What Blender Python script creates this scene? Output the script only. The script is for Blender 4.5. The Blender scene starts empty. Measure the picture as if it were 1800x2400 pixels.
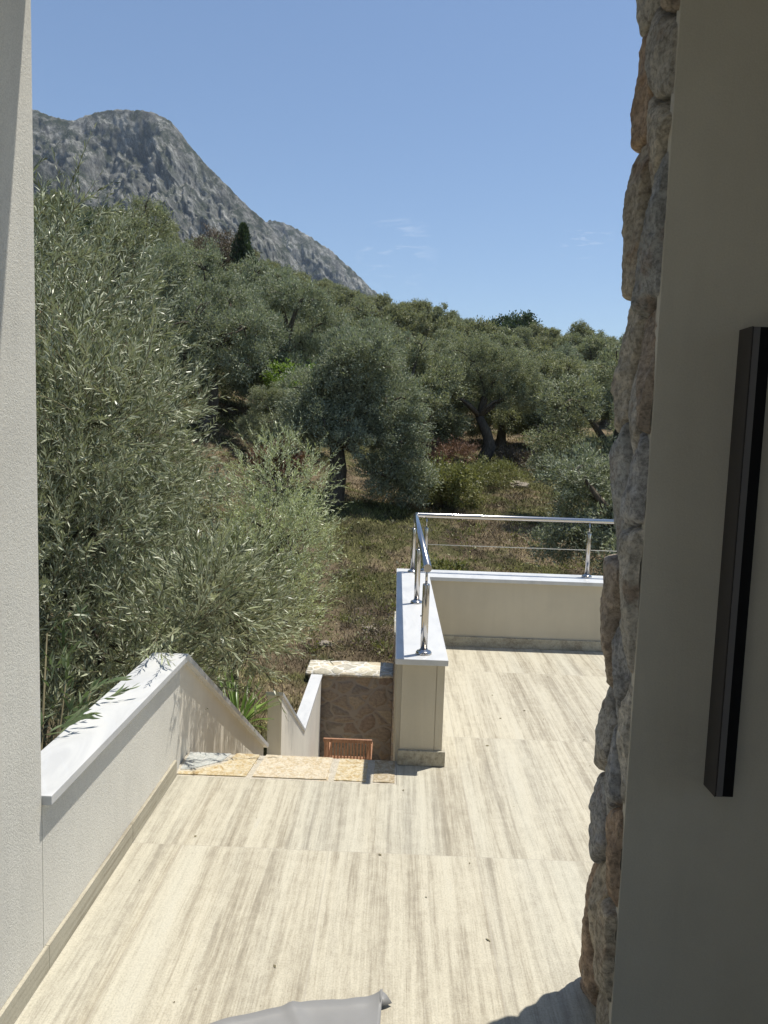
import bpy, bmesh, math, random
import numpy as np
from mathutils import Vector, Matrix, noise

# ------------------------------------------------------------------ camera, sky, sun, exposure
S = bpy.context.scene
cam_d = bpy.data.cameras.new("camera")
cam = bpy.data.objects.new("camera", cam_d)
S.collection.objects.link(cam)
right = Vector((0.9993, 0.0190, 0.0331)); down = Vector((0.0348, -0.0990, -0.9945)); fwd = Vector((-0.0157, 0.9949, -0.0996))
mw = Matrix((( right.x, -down.x, -fwd.x, 0.0), (right.y, -down.y, -fwd.y, 0.0), (right.z, -down.z, -fwd.z, 1.67), (0, 0, 0, 1)))
cam.matrix_world = mw
cam_d.sensor_fit = 'VERTICAL'; cam_d.sensor_height = 24.0; cam_d.lens = 24.0 * 1744.7 / 2400.0
cam_d.clip_start = 0.05; cam_d.clip_end = 20000
S.camera = cam
SUN_TO = Vector((0.257, 0.172, 1.0)).normalized()
SUN_EL = math.asin(SUN_TO.z); SUN_AZ = math.atan2(SUN_TO.x, SUN_TO.y)
W = bpy.data.worlds.new("World"); S.world = W; W.use_nodes = True
nt = W.node_tree; nt.nodes.clear()
wo = nt.nodes.new('ShaderNodeOutputWorld'); bg = nt.nodes.new('ShaderNodeBackground'); sky = nt.nodes.new('ShaderNodeTexSky')
sky.sky_type = 'NISHITA'; sky.sun_disc = False; sky.sun_elevation = SUN_EL; sky.sun_rotation = SUN_AZ
sky.altitude = 50; sky.air_density = 1.0; sky.dust_density = 0.3; sky.ozone_density = 2.0
bg.inputs[1].default_value = 0.112
# thin wisps of cloud in the sky itself (a direction in the sky, not in the picture)
tc = nt.nodes.new('ShaderNodeTexCoord')
mp = nt.nodes.new('ShaderNodeMapping'); mp.inputs['Scale'].default_value = (9, 9, 42); mp.inputs['Rotation'].default_value = (0, 0.18, 0)
nz = nt.nodes.new('ShaderNodeTexNoise'); nz.inputs['Scale'].default_value = 2.2; nz.inputs['Detail'].default_value = 6; nz.inputs['Distortion'].default_value = 1.2
cr = nt.nodes.new('ShaderNodeValToRGB'); cr.color_ramp.elements[0].position = 0.56; cr.color_ramp.elements[1].position = 0.80
nt.links.new(tc.outputs['Generated'], mp.inputs[0]); nt.links.new(mp.outputs[0], nz.inputs['Vector']); nt.links.new(nz.outputs[0], cr.inputs[0])
def spot(dirv, rad):
    vd = nt.nodes.new('ShaderNodeVectorMath'); vd.operation = 'DISTANCE'
    nt.links.new(tc.outputs['Generated'], vd.inputs[0]); vd.inputs[1].default_value = Vector(dirv).normalized()
    mr = nt.nodes.new('ShaderNodeMapRange'); mr.inputs[1].default_value = 0; mr.inputs[2].default_value = rad; mr.inputs[3].default_value = 1; mr.inputs[4].default_value = 0
    nt.links.new(vd.outputs['Value'], mr.inputs[0]); return mr
s1 = spot((-0.01, 1.0, 0.238), 0.055); s2 = spot((0.235, 1.0, 0.26), 0.035)
ad = nt.nodes.new('ShaderNodeMath'); ad.operation = 'ADD'; nt.links.new(s1.outputs[0], ad.inputs[0]); nt.links.new(s2.outputs[0], ad.inputs[1])
ml = nt.nodes.new('ShaderNodeMath'); ml.operation = 'MULTIPLY'; nt.links.new(ad.outputs[0], ml.inputs[0]); nt.links.new(cr.outputs[0], ml.inputs[1])
ml2 = nt.nodes.new('ShaderNodeMath'); ml2.operation = 'MULTIPLY'; nt.links.new(ml.outputs[0], ml2.inputs[0]); ml2.inputs[1].default_value = 0.75
mx = nt.nodes.new('ShaderNodeMix'); mx.data_type = 'RGBA'; nt.links.new(ml2.outputs[0], mx.inputs[0]); nt.links.new(sky.outputs[0], mx.inputs[6]); mx.inputs[7].default_value = (7.0, 7.6, 8.4, 1)
nt.links.new(mx.outputs[2], bg.inputs[0]); nt.links.new(bg.outputs[0], wo.inputs[0])
sd = bpy.data.lights.new("sun", 'SUN'); sd.energy = 4.7; sd.angle = math.radians(0.55); sd.color = (1.0, 0.945, 0.845)
so = bpy.data.objects.new("sun", sd); S.collection.objects.link(so); so.rotation_euler = SUN_TO.to_track_quat('Z', 'Y').to_euler(); so.location = (3, 2, 12)
S.view_settings.view_transform = 'Standard'; S.view_settings.look = 'None'; S.view_settings.gamma = 1.0; S.view_settings.exposure = 0.30
S.cycles.max_bounces = 8; S.cycles.diffuse_bounces = 4; S.cycles.transparent_max_bounces = 8

rng = np.random.default_rng(7); random.seed(7)

# ------------------------------------------------------------------ materials
class NT:
    """tiny node helper"""
    def __init__(s, name):
        s.m = bpy.data.materials.new(name); s.m.use_nodes = True; s.t = s.m.node_tree
        s.b = s.t.nodes['Principled BSDF']; s.out = s.t.nodes['Material Output']
    def n(s, kind, **kw):
        nd = s.t.nodes.new('ShaderNode' + kind)
        for k, v in kw.items(): setattr(nd, k, v)
        return nd
    def l(s, a, b): s.t.links.new(a, b)
    def coord(s, scale=(1, 1, 1), rot=(0, 0, 0), src='Object'):
        tc = s.n('TexCoord'); mp = s.n('Mapping'); mp.inputs['Scale'].default_value = scale; mp.inputs['Rotation'].default_value = rot
        s.l(tc.outputs[src], mp.inputs[0]); return mp.outputs[0]
    def noise(s, vec, scale, detail=4, rough=0.55, dist=0.0):
        nd = s.n('TexNoise'); nd.inputs['Scale'].default_value = scale; nd.inputs['Detail'].default_value = detail
        nd.inputs['Roughness'].default_value = rough; nd.inputs['Distortion'].default_value = dist
        if vec is not None: s.l(vec, nd.inputs['Vector'])
        return nd.outputs[0]
    def ramp(s, fac, stops, interp='LINEAR'):
        nd = s.n('ValToRGB'); e = nd.color_ramp.elements; nd.color_ramp.interpolation = interp
        while len(e) < len(stops): e.new(0.5)
        for el, (p, c) in zip(e, stops):
            el.position = p; el.color = (c, c, c, 1) if isinstance(c, (int, float)) else (*c, 1)
        s.l(fac, nd.inputs[0]); return nd.outputs[0]
    def mix(s, fac, a, b, mode='MIX'):
        nd = s.n('Mix'); nd.data_type = 'RGBA'; nd.blend_type = mode
        for i, v in ((0, fac), (6, a), (7, b)):
            if isinstance(v, (int, float)): nd.inputs[i].default_value = v if i == 0 else (v, v, v, 1)
            elif isinstance(v, tuple): nd.inputs[i].default_value = (*v, 1)
            else: s.l(v, nd.inputs[i])
        return nd.outputs[2]
    def math(s, op, a, b=0.0):
        nd = s.n('Math', operation=op)
        for i, v in ((0, a), (1, b)):
            if isinstance(v, (int, float)): nd.inputs[i].default_value = v
            else: s.l(v, nd.inputs[i])
        return nd.outputs[0]
    def bump(s, h, strength, dist, prev=None):
        nd = s.n('Bump'); nd.inputs['Strength'].default_value = strength; nd.inputs['Distance'].default_value = dist
        s.l(h, nd.inputs['Height'])
        if prev is not None: s.l(prev, nd.inputs['Normal'])
        return nd.outputs[0]
    def fin(s, col=None, rough=None, nor=None, metal=None, spec=None):
        for k, v in (('Base Color', col), ('Roughness', rough), ('Normal', nor), ('Metallic', metal), ('Specular IOR Level', spec)):
            if v is None: continue
            if isinstance(v, (int, float)): s.b.inputs[k].default_value = v
            elif isinstance(v, tuple): s.b.inputs[k].default_value = (*v, 1)
            else: s.l(v, s.b.inputs[k])
        return s.m

def plaster(name, c, grain, strength, scale=260):
    m = NT(name); v = m.coord()
    a = m.noise(v, 1.6, 5, 0.6); b = m.noise(v, scale, 3, 0.65); d = m.noise(v, scale * 0.35, 3, 0.6)
    dark = tuple(x * 0.90 for x in c); lite = tuple(min(1, x * 1.06) for x in c)
    col = m.ramp(a, [(0.3, dark), (0.7, lite)])
    col = m.mix(grain, col, m.ramp(b, [(0.38, 0.45), (0.62, 1.0)]), 'MULTIPLY')
    stain = m.noise(m.coord((1, 1, 0.12)), 7, 5, 0.65, 0.6)
    col = m.mix(0.22, col, m.ramp(stain, [(0.35, 0.80), (0.55, 1.0)]), 'MULTIPLY')
    h = m.math('ADD', b, m.math('MULTIPLY', d, 0.6))
    return m.fin(col, 0.9, m.bump(h, strength, 0.004), spec=0.2)
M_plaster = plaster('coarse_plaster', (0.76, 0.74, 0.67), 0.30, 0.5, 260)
M_smooth = plaster('smooth_plaster', (0.74, 0.70, 0.61), 0.06, 0.12, 300)
M_cream = plaster('cream_plaster', (0.56, 0.51, 0.405), 0.08, 0.15, 240)
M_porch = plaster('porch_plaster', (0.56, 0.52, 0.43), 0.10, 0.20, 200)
M_block_wall = plaster('block_wall_plaster', (0.34, 0.32, 0.28), 0.05, 0.1, 200)

def travertine(name, tiles=True, rot=0.0, tint=1.0):
    m = NT(name); tc = m.n('TexCoord'); sep = m.n('SeparateXYZ'); m.l(tc.outputs['Object'], sep.inputs[0])
    X, Y, Z = sep.outputs
    if tiles:
        tx = m.math('DIVIDE', m.math('SUBTRACT', X, 0.375), 0.597); ty = m.math('DIVIDE', m.math('SUBTRACT', Y, 2.855), 1.212)
        fx = m.math('FLOOR', tx); fy = m.math('FLOOR', ty)
        cb = m.n('CombineXYZ'); m.l(fx, cb.inputs[0]); m.l(fy, cb.inputs[1])
        wn = m.n('TexWhiteNoise', noise_dimensions='3D'); m.l(cb.outputs[0], wn.inputs['Vector'])
        off = m.n('VectorMath', operation='MULTIPLY'); m.l(wn.outputs['Color'], off.inputs[0]); off.inputs[1].default_value = (0.5, 9, 5)
        add = m.n('VectorMath', operation='ADD'); m.l(tc.outputs['Object'], add.inputs[0]); m.l(off.outputs[0], add.inputs[1]); vec = add.outputs[0]
    else:
        vec = tc.outputs['Object']
    mp = m.n('Mapping'); m.l(vec, mp.inputs[0]); mp.inputs['Rotation'].default_value = (0, 0, rot - 0.03); mp.inputs['Scale'].default_value = (1, 0.028, 1)
    warp = m.noise(mp.outputs[0], 5, 4, 0.6)
    wv = m.n('VectorMath', operation='MULTIPLY_ADD')
    cw = m.n('CombineXYZ'); m.l(warp, cw.inputs[0]); m.l(cw.outputs[0], wv.inputs[0]); wv.inputs[1].default_value = (0.05, 0, 0); m.l(mp.outputs[0], wv.inputs[2])
    broad = m.noise(wv.outputs[0], 8, 6, 0.72)
    mid = m.noise(wv.outputs[0], 34, 8, 0.75)
    mp2 = m.n('Mapping'); m.l(vec, mp2.inputs[0]); mp2.inputs['Scale'].default_value = (1, 0.05, 1)
    fine = m.noise(mp2.outputs[0], 120, 6, 0.75, 0.3)
    grit = m.noise(m.coord(), 160, 3, 0.7)
    f = m.math('ADD', m.math('MULTIPLY', broad, 0.38), m.math('ADD', m.math('MULTIPLY', mid, 0.40), m.math('MULTIPLY', fine, 0.22)))
    iso = m.noise(tc.outputs['Object'], 17, 9, 0.78, 0.4)
    f = m.math('ADD', f, m.math('MULTIPLY', m.math('SUBTRACT', iso, 0.5), 0.19))
    T = lambda c: tuple(x * tint for x in c)
    col = m.ramp(f, [(0.39, T((0.245, 0.215, 0.160))), (0.455, T((0.345, 0.312, 0.240))), (0.50, T((0.435, 0.400, 0.313))), (0.555, T((0.505, 0.470, 0.372))), (0.63, T((0.475, 0.450, 0.372)))])
    col = m.mix(m.ramp(m.noise(mp.outputs[0], 3.0, 3, 0.5), [(0.48, 0.0), (0.72, 0.30)]), col, T((0.46, 0.475, 0.435)))
    col = m.mix(0.45, col, m.ramp(grit, [(0.36, 0.62), (0.56, 1.05)]), 'MULTIPLY')
    # short wavy veins and open pits
    mp3 = m.n('Mapping'); m.l(vec, mp3.inputs[0]); mp3.inputs['Scale'].default_value = (1, 0.22, 1)
    vein = m.noise(mp3.outputs[0], 22, 5, 0.6, 1.4)
    vl = m.math('ABSOLUTE', m.math('SUBTRACT', vein, 0.5))
    vm = m.ramp(vl, [(0.0, 0.55), (0.012, 0.0)])
    col = m.mix(m.math('MULTIPLY', vm, m.ramp(broad, [(0.45, 0.9), (0.6, 0.1)])), col, T((0.27, 0.245, 0.20)))
    pit = m.n('TexVoronoi'); m.l(mp3.outputs[0], pit.inputs['Vector']); pit.inputs['Scale'].default_value = 95
    pm = m.ramp(pit.outputs['Distance'], [(0.0, 1.0), (0.13, 0.0)])
    pm = m.math('MULTIPLY', pm, m.ramp(m.noise(mp.outputs[0], 14, 3), [(0.42, 0.1), (0.55, 0.9)]))
    col = m.mix(pm, col, T((0.24, 0.22, 0.18)))
    nor = m.bump(m.math('SUBTRACT', fine, pm), 0.25, 0.003)
    if tiles:
        def joint(t, size, w):
            fr = m.math('FRACT', t); d = m.math('MINIMUM', fr, m.math('SUBTRACT', 1.0, fr))
            return m.ramp(m.math('MULTIPLY', d, size), [(w * 0.5, 1.0), (w, 0.0)])
        # the cuts between slabs: narrow open joints
        jx = joint(tx, 0.597, 0.0028); jy = joint(ty, 1.212, 0.0034)
        j = m.math('MAXIMUM', jx, jy)
        col = m.mix(m.math('MULTIPLY', j, 0.8), col, (0.36, 0.33, 0.27))
    return m.fin(col, 0.62, nor, spec=0.35)
M_trav = travertine('travertine_slabs')
M_skirt = travertine('travertine_skirting', False, 0.0, 0.92)

def marble():
    m = NT('white_marble'); v = m.coord((1, 0.35, 1), (0, 0, 0.5))
    a = m.noise(v, 5, 6, 0.62, 1.2); col = m.ramp(a, [(0.35, (0.49, 0.50, 0.51)), (0.5, (0.57, 0.578, 0.58)), (0.7, (0.62, 0.62, 0.61))])
    w = m.math('ABSOLUTE', m.math('SUBTRACT', m.noise(m.coord((1, 0.5, 1), (0, 0, 0.9)), 3, 5, 0.6, 1.5), 0.5))
    col = m.mix(m.ramp(w, [(0, 0.35), (0.02, 0.0)]), col, (0.55, 0.57, 0.60))
    sp = m.n('TexVoronoi'); sp.inputs['Scale'].default_value = 14; m.l(m.coord(), sp.inputs['Vector'])
    col = m.mix(m.ramp(sp.outputs['Distance'], [(0.035, 0.7), (0.05, 0.0)]), col, (0.20, 0.18, 0.15))
    return m.fin(col, 0.38, m.bump(m.noise(m.coord(), 90, 3), 0.05, 0.002), spec=0.4)
M_marble = marble()

def rock_attr():
    m = NT('cladding_stone'); at = m.n('Attribute', attribute_name='tint')
    v = m.coord(); a = m.noise(v, 16, 7, 0.7, 0.5); b = m.noise(v, 70, 6, 0.72); c = m.noise(m.coord((1, 1, 0.45)), 38, 5, 0.7, 1.0)
    col = m.mix(0.75, at.outputs['Color'], m.ramp(a, [(0.3, 0.42), (0.5, 0.85), (0.68, 1.25)]), 'MULTIPLY')
    col = m.mix(m.ramp(c, [(0.55, 0.0), (0.68, 0.55)]), col, (0.50, 0.45, 0.38))
    col = m.mix(m.ramp(m.noise(v, 9, 5, 0.6), [(0.56, 0.0), (0.68, 0.5)]), col, (0.30, 0.19, 0.12))
    col = m.mix(0.55, col, m.ramp(b, [(0.38, 0.22), (0.56, 1.2)]), 'MULTIPLY')
    h = m.math('ADD', m.noise(v, 45, 8, 0.75), m.math('MULTIPLY', m.noise(v, 14, 5, 0.6), 1.6))
    return m.fin(col, 0.92, m.bump(h, 0.9, 0.012), spec=0.2)
M_rock = rock_attr()

def masonry(name, mortar, stones, scale, mw=0.055, squash=(1, 1, 1), bumpd=0.02):
    m = NT(name); v = m.coord(squash)
    wn = m.n('TexNoise'); wn.inputs['Scale'].default_value = 3.0; m.l(v, wn.inputs['Vector'])
    ws = m.n('VectorMath', operation='MULTIPLY_ADD'); m.l(wn.outputs['Color'], ws.inputs[0]); ws.inputs[1].default_value = (0.24, 0.24, 0.24); m.l(v, ws.inputs[2])
    e = m.n('TexVoronoi', feature='DISTANCE_TO_EDGE'); e.inputs['Scale'].default_value = scale; m.l(ws.outputs[0], e.inputs['Vector'])
    f = m.n('TexVoronoi', feature='F1'); f.inputs['Scale'].default_value = scale; m.l(ws.outputs[0], f.inputs['Vector'])
    sep = m.n('SeparateColor'); m.l(f.outputs['Color'], sep.inputs[0])
    n = len(stones); col = m.ramp(sep.outputs[0], [(i / n, s) for i, s in enumerate(stones)], 'CONSTANT')
    col = m.mix(0.7, col, m.ramp(m.noise(v, 22, 6, 0.7), [(0.3, 0.55), (0.65, 1.25)]), 'MULTIPLY')
    k = m.ramp(e.outputs['Distance'], [(mw * 0.55, 1.0), (mw, 0.0)])
    col = m.mix(k, col, mortar)
    h = m.ramp(e.outputs['Distance'], [(mw * 0.5, 0.0), (mw * 2.2, 1.0)])
    h = m.math('ADD', h, m.math('MULTIPLY', m.noise(v, 40, 5, 0.7), 0.35))
    return m.fin(col, 0.9, m.bump(h, 0.8, bumpd), spec=0.2)
M_masonry = masonry('rubble_masonry', (0.30, 0.26, 0.21), [(0.33, 0.26, 0.18), (0.26, 0.20, 0.15), (0.35, 0.29, 0.21), (0.24, 0.205, 0.165), (0.29, 0.235, 0.175)], 3.7, 0.085, (1, 1, 1.35))
M_cap = masonry('crazy_paving', (0.70, 0.67, 0.60), [(0.50, 0.46, 0.36), (0.60, 0.55, 0.44), (0.44, 0.41, 0.34), (0.56, 0.49, 0.36)], 4.2, 0.06, (1, 1, 1), 0.01)

def rough_stone(name, cols):
    m = NT(name); v = m.coord()
    a = m.noise(v, 34, 6, 0.7, 0.8); b = m.noise(v, 110, 4, 0.7)
    col = m.ramp(a, [(0.34, cols[0]), (0.47, cols[1]), (0.60, cols[2])])
    col = m.mix(0.5, col, m.ramp(b, [(0.36, 0.55), (0.56, 1.08)]), 'MULTIPLY')
    return m.fin(col, 0.85, m.bump(m.math('ADD', a, m.math('MULTIPLY', b, 0.4)), 0.7, 0.010), spec=0.25)
M_ed_gold = rough_stone('gold_edge_stone', [(0.38, 0.26, 0.12), (0.51, 0.42, 0.26), (0.58, 0.52, 0.39)])
M_ed_pale = rough_stone('pale_edge_stone', [(0.45, 0.35, 0.21), (0.54, 0.46, 0.33), (0.60, 0.54, 0.43)])
M_ed_blue = rough_stone('grey_edge_stone', [(0.33, 0.345, 0.33), (0.43, 0.45, 0.43), (0.50, 0.50, 0.47)])
M_ed_brown = rough_stone('brown_edge_stone', [(0.28, 0.21, 0.13), (0.39, 0.32, 0.21), (0.49, 0.43, 0.33)])
M_mortar = rough_stone('pale_mortar', [(0.42, 0.38, 0.31), (0.48, 0.44, 0.36), (0.53, 0.49, 0.41)])
M_boulder = rough_stone('field_stone', [(0.17, 0.14, 0.11), (0.27, 0.23, 0.18), (0.36, 0.32, 0.26)])

def simple(name, c, rough=0.5, metal=0.0, spec=0.5, bump=0.0, bs=200, var=0.0):
    m = NT(name); col = c
    if var:
        col = m.ramp(m.noise(m.coord(), 6, 5, 0.6), [(0.3, tuple(x * (1 - var) for x in c)), (0.7, tuple(min(1, x * (1 + var)) for x in c))])
    nor = m.bump(m.noise(m.coord(), bs, 3), bump, 0.002) if bump else None
    return m.fin(col, rough, nor, metal, spec)
M_steel = simple('polished_steel', (0.52, 0.50, 0.475), 0.16, 1.0)
M_cable = simple('steel_cable', (0.72, 0.70, 0.62), 0.4, 0.3)
M_black = simple('black_metal', (0.008, 0.008, 0.009), 0.5, 0.0, 0.12, 0.05, 300)
M_side = simple('dark_grey_metal', (0.055, 0.05, 0.048), 0.45, 0.0, 0.4, 0.05, 300)
M_strip = simple('grey_diffuser', (0.13, 0.125, 0.125), 0.5, 0.0, 0.4)
M_sheet = simple('grey_sheet', (0.23, 0.23, 0.228), 0.5, 0.0, 0.4, 0.06, 30, 0.06)
M_roofslab = simple('porch_roof_render', (0.55, 0.53, 0.48), 0.9, 0, 0.2, 0.1, 120)

def wood():
    m = NT('oiled_teak'); v = m.coord((1, 1, 0.15)); a = m.noise(v, 60, 5, 0.6, 1.0)
    return m.fin(m.ramp(a, [(0.3, (0.20, 0.095, 0.055)), (0.55, (0.34, 0.18, 0.105)), (0.75, (0.42, 0.24, 0.14))]), 0.5, m.bump(a, 0.2, 0.003), spec=0.4)
M_wood = wood()

def bark():
    m = NT('olive_bark'); v = m.coord((1, 1, 0.3)); a = m.noise(v, 14, 7, 0.7, 1.0)
    return m.fin(m.ramp(a, [(0.3, (0.045, 0.036, 0.028)), (0.55, (0.13, 0.11, 0.085)), (0.75, (0.21, 0.185, 0.15))]), 0.95, m.bump(a, 0.9, 0.03), spec=0.1)
M_bark = bark()
M_twig = simple('olive_twig', (0.17, 0.15, 0.09), 0.8, 0, 0.2, 0.2, 120, 0.2)

BR = {'olive_leaf_near': 1.95, 'olive_leaf_young': 2.35, 'olive_leaf_hill': 2.2, 'olive_leaf_grove': 2.15, 'dark_evergreen_leaf': 1.5, 'bright_bush_leaf': 1.5, 'dry_brown_leaf': 1.3, 'rusty_fern_leaf': 1.5, 'long_shrub_leaf': 1.5, 'spiky_plant_leaf': 1.5}
def leaf(name, dark, mid, lite, back, rough=0.42, trans=0.25, spec=0.5):
    """two-sided leaf: dark waxy top, paler felted underside, each leaf a slightly different tone"""
    K = BR.get(name, 2.1); dark, mid, lite, back = [tuple(min(1, x * K) for x in c) for c in (dark, mid, lite, back)]
    m = NT(name); g = m.n('NewGeometry')
    col = m.ramp(g.outputs['Random Per Island'], [(0.0, tuple(x * 0.7 for x in dark)), (0.55, mid), (0.93, lite), (1.0, tuple(min(1, x * 1.25) for x in lite))])
    ob = m.noise(m.coord(), 0.9, 3, 0.6)
    col = m.mix(1.0, col, m.ramp(ob, [(0.3, 0.75), (0.7, 1.2)]), 'MULTIPLY')
    col = m.mix(g.outputs['Backfacing'], col, back)
    m.fin(col, rough, spec=spec)
    tr = m.n('BsdfTranslucent'); m.l(m.mix(1.0, col, (1.05, 1.12, 0.65), 'MULTIPLY'), tr.inputs[0])
    mxs = m.n('MixShader'); mxs.inputs[0].default_value = trans
    m.l(m.b.outputs[0], mxs.inputs[1]); m.l(tr.outputs[0], mxs.inputs[2]); m.l(mxs.outputs[0], m.out.inputs[0])
    return m.m
M_leafA = leaf('olive_leaf_near', (0.052, 0.060, 0.033), (0.110, 0.123, 0.069), (0.18, 0.198, 0.118), (0.22, 0.232, 0.158), 0.38, 0.14, 0.5)
M_leafB = leaf('olive_leaf_young', (0.10, 0.115, 0.055), (0.17, 0.188, 0.10), (0.25, 0.27, 0.15), (0.28, 0.30, 0.20), 0.36, 0.22, 0.55)
M_leafM = leaf('olive_leaf_grove', (0.060, 0.064, 0.039), (0.108, 0.115, 0.073), (0.17, 0.178, 0.116), (0.17, 0.178, 0.115), 0.6, 0.2, 0.3)
M_leafG = leaf('olive_leaf_bluish', (0.062, 0.068, 0.046), (0.115, 0.125, 0.085), (0.175, 0.188, 0.132), (0.16, 0.175, 0.125), 0.6, 0.2, 0.3)
M_leafF = leaf('olive_leaf_hill', (0.055, 0.058, 0.032), (0.105, 0.108, 0.062), (0.165, 0.168, 0.10), (0.16, 0.162, 0.10), 0.6, 0.22, 0.3)
M_leafD = leaf('dark_evergreen_leaf', (0.015, 0.026, 0.012), (0.030, 0.048, 0.022), (0.055, 0.08, 0.035), (0.045, 0.065, 0.035))
M_leafBright = leaf('bright_bush_leaf', (0.07, 0.12, 0.018), (0.13, 0.20, 0.03), (0.20, 0.28, 0.05), (0.14, 0.2, 0.05), 0.5, 0.35)
M_oleander = leaf('long_shrub_leaf', (0.055, 0.085, 0.035), (0.10, 0.14, 0.06), (0.17, 0.215, 0.11), (0.15, 0.18, 0.10), 0.38)
M_yucca = leaf('spiky_plant_leaf', (0.06, 0.11, 0.02), (0.12, 0.19, 0.04), (0.22, 0.31, 0.09), (0.13, 0.19, 0.05), 0.35, 0.3)
M_dry = leaf('dry_brown_leaf', (0.06, 0.048, 0.033), (0.11, 0.085, 0.058), (0.17, 0.14, 0.10), (0.13, 0.10, 0.07), 0.7, 0.1)
M_rust = leaf('rusty_fern_leaf', (0.06, 0.032, 0.02), (0.12, 0.065, 0.04), (0.19, 0.11, 0.07), (0.13, 0.075, 0.05), 0.7, 0.15)
M_bramble = leaf('bramble_leaf', (0.04, 0.045, 0.014), (0.085, 0.090, 0.030), (0.15, 0.15, 0.055), (0.12, 0.12, 0.05), 0.5, 0.25)

def grass_mat():
    m = NT('meadow_grass_blades'); g = m.n('NewGeometry'); v = m.coord()
    a = m.noise(v, 0.28, 4, 0.6); b = m.noise(v, 1.7, 4, 0.6)
    green = m.ramp(g.outputs['Random Per Island'], [(0, (0.05, 0.055, 0.018)), (0.5, (0.16, 0.165, 0.052)), (1, (0.38, 0.36, 0.14))])
    dry = m.ramp(g.outputs['Random Per Island'], [(0, (0.07, 0.052, 0.03)), (0.5, (0.18, 0.14, 0.078)), (1, (0.50, 0.42, 0.23))])
    k = m.ramp(m.math('ADD', m.math('MULTIPLY', a, 0.6), m.math('MULTIPLY', b, 0.4)), [(0.455, 0.0), (0.53, 1.0)])
    shade = m.ramp(m.noise(v, 0.8, 5, 0.65, 0.5), [(0.36, 0.40), (0.5, 0.9), (0.62, 1.35)])
    return m.fin(m.mix(1.0, m.mix(k, green, dry), shade, 'MULTIPLY'), 0.7, spec=0.2)
M_grass = grass_mat()

def soil():
    m = NT('dry_meadow_soil'); v = m.coord()
    a = m.noise(v, 0.28, 4, 0.6); b = m.noise(v, 1.7, 4, 0.6); c = m.noise(v, 24, 6, 0.7)
    k = m.ramp(m.math('ADD', m.math('MULTIPLY', a, 0.6), m.math('MULTIPLY', b, 0.4)), [(0.455, 0.0), (0.53, 1.0)])
    col = m.mix(k, (0.11, 0.105, 0.048), (0.20, 0.155, 0.10))
    col = m.mix(0.8, col, m.ramp(c, [(0.3, 0.4), (0.7, 1.4)]), 'MULTIPLY')
    col = m.mix(1.0, col, m.ramp(m.noise(v, 0.8, 5, 0.65, 0.5), [(0.36, 0.45), (0.5, 0.8), (0.64, 1.2)]), 'MULTIPLY')
    return m.fin(col, 0.95, m.bump(m.math('ADD', c, b), 0.8, 0.06), spec=0.1)
M_soil = soil()

def mountain_mat():
    m = NT('limestone_mountain'); v = m.coord((1, 1, 0.55), (0, 0.5, 0))
    a = m.noise(v, 0.018, 10, 0.72, 0.4); b = m.noise(v, 0.055, 8, 0.75); g = m.n('NewGeometry'); sp = m.n('SeparateXYZ'); m.l(g.outputs['Normal'], sp.inputs[0])
    rockc = m.ramp(a, [(0.38, (0.16, 0.157, 0.140)), (0.50, (0.25, 0.246, 0.222)), (0.60, (0.36, 0.355, 0.32))])
    rockc = m.mix(0.7, rockc, m.ramp(b, [(0.42, 0.30), (0.57, 1.25)]), 'MULTIPLY')
    cfn = m.noise(v, 0.16, 6, 0.8); rockc = m.mix(0.8, rockc, m.ramp(cfn, [(0.40, 0.45), (0.60, 1.2)]), 'MULTIPLY')
    k = m.math('MULTIPLY', m.ramp(m.noise(v, 0.03, 9, 0.8), [(0.45, 0.0), (0.56, 1.0)]), m.ramp(sp.outputs[2], [(0.15, 0.35), (0.6, 1.0)]))
    col = m.mix(k, rockc, (0.035, 0.042, 0.022))
    h = m.math('ADD', a, m.math('MULTIPLY', b, 0.5))
    return m.fin(col, 0.95, m.bump(m.math('ADD', h, m.math('MULTIPLY', cfn, 0.3)), 0.8, 10.0), spec=0.1)
M_mount = mountain_mat()

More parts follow.
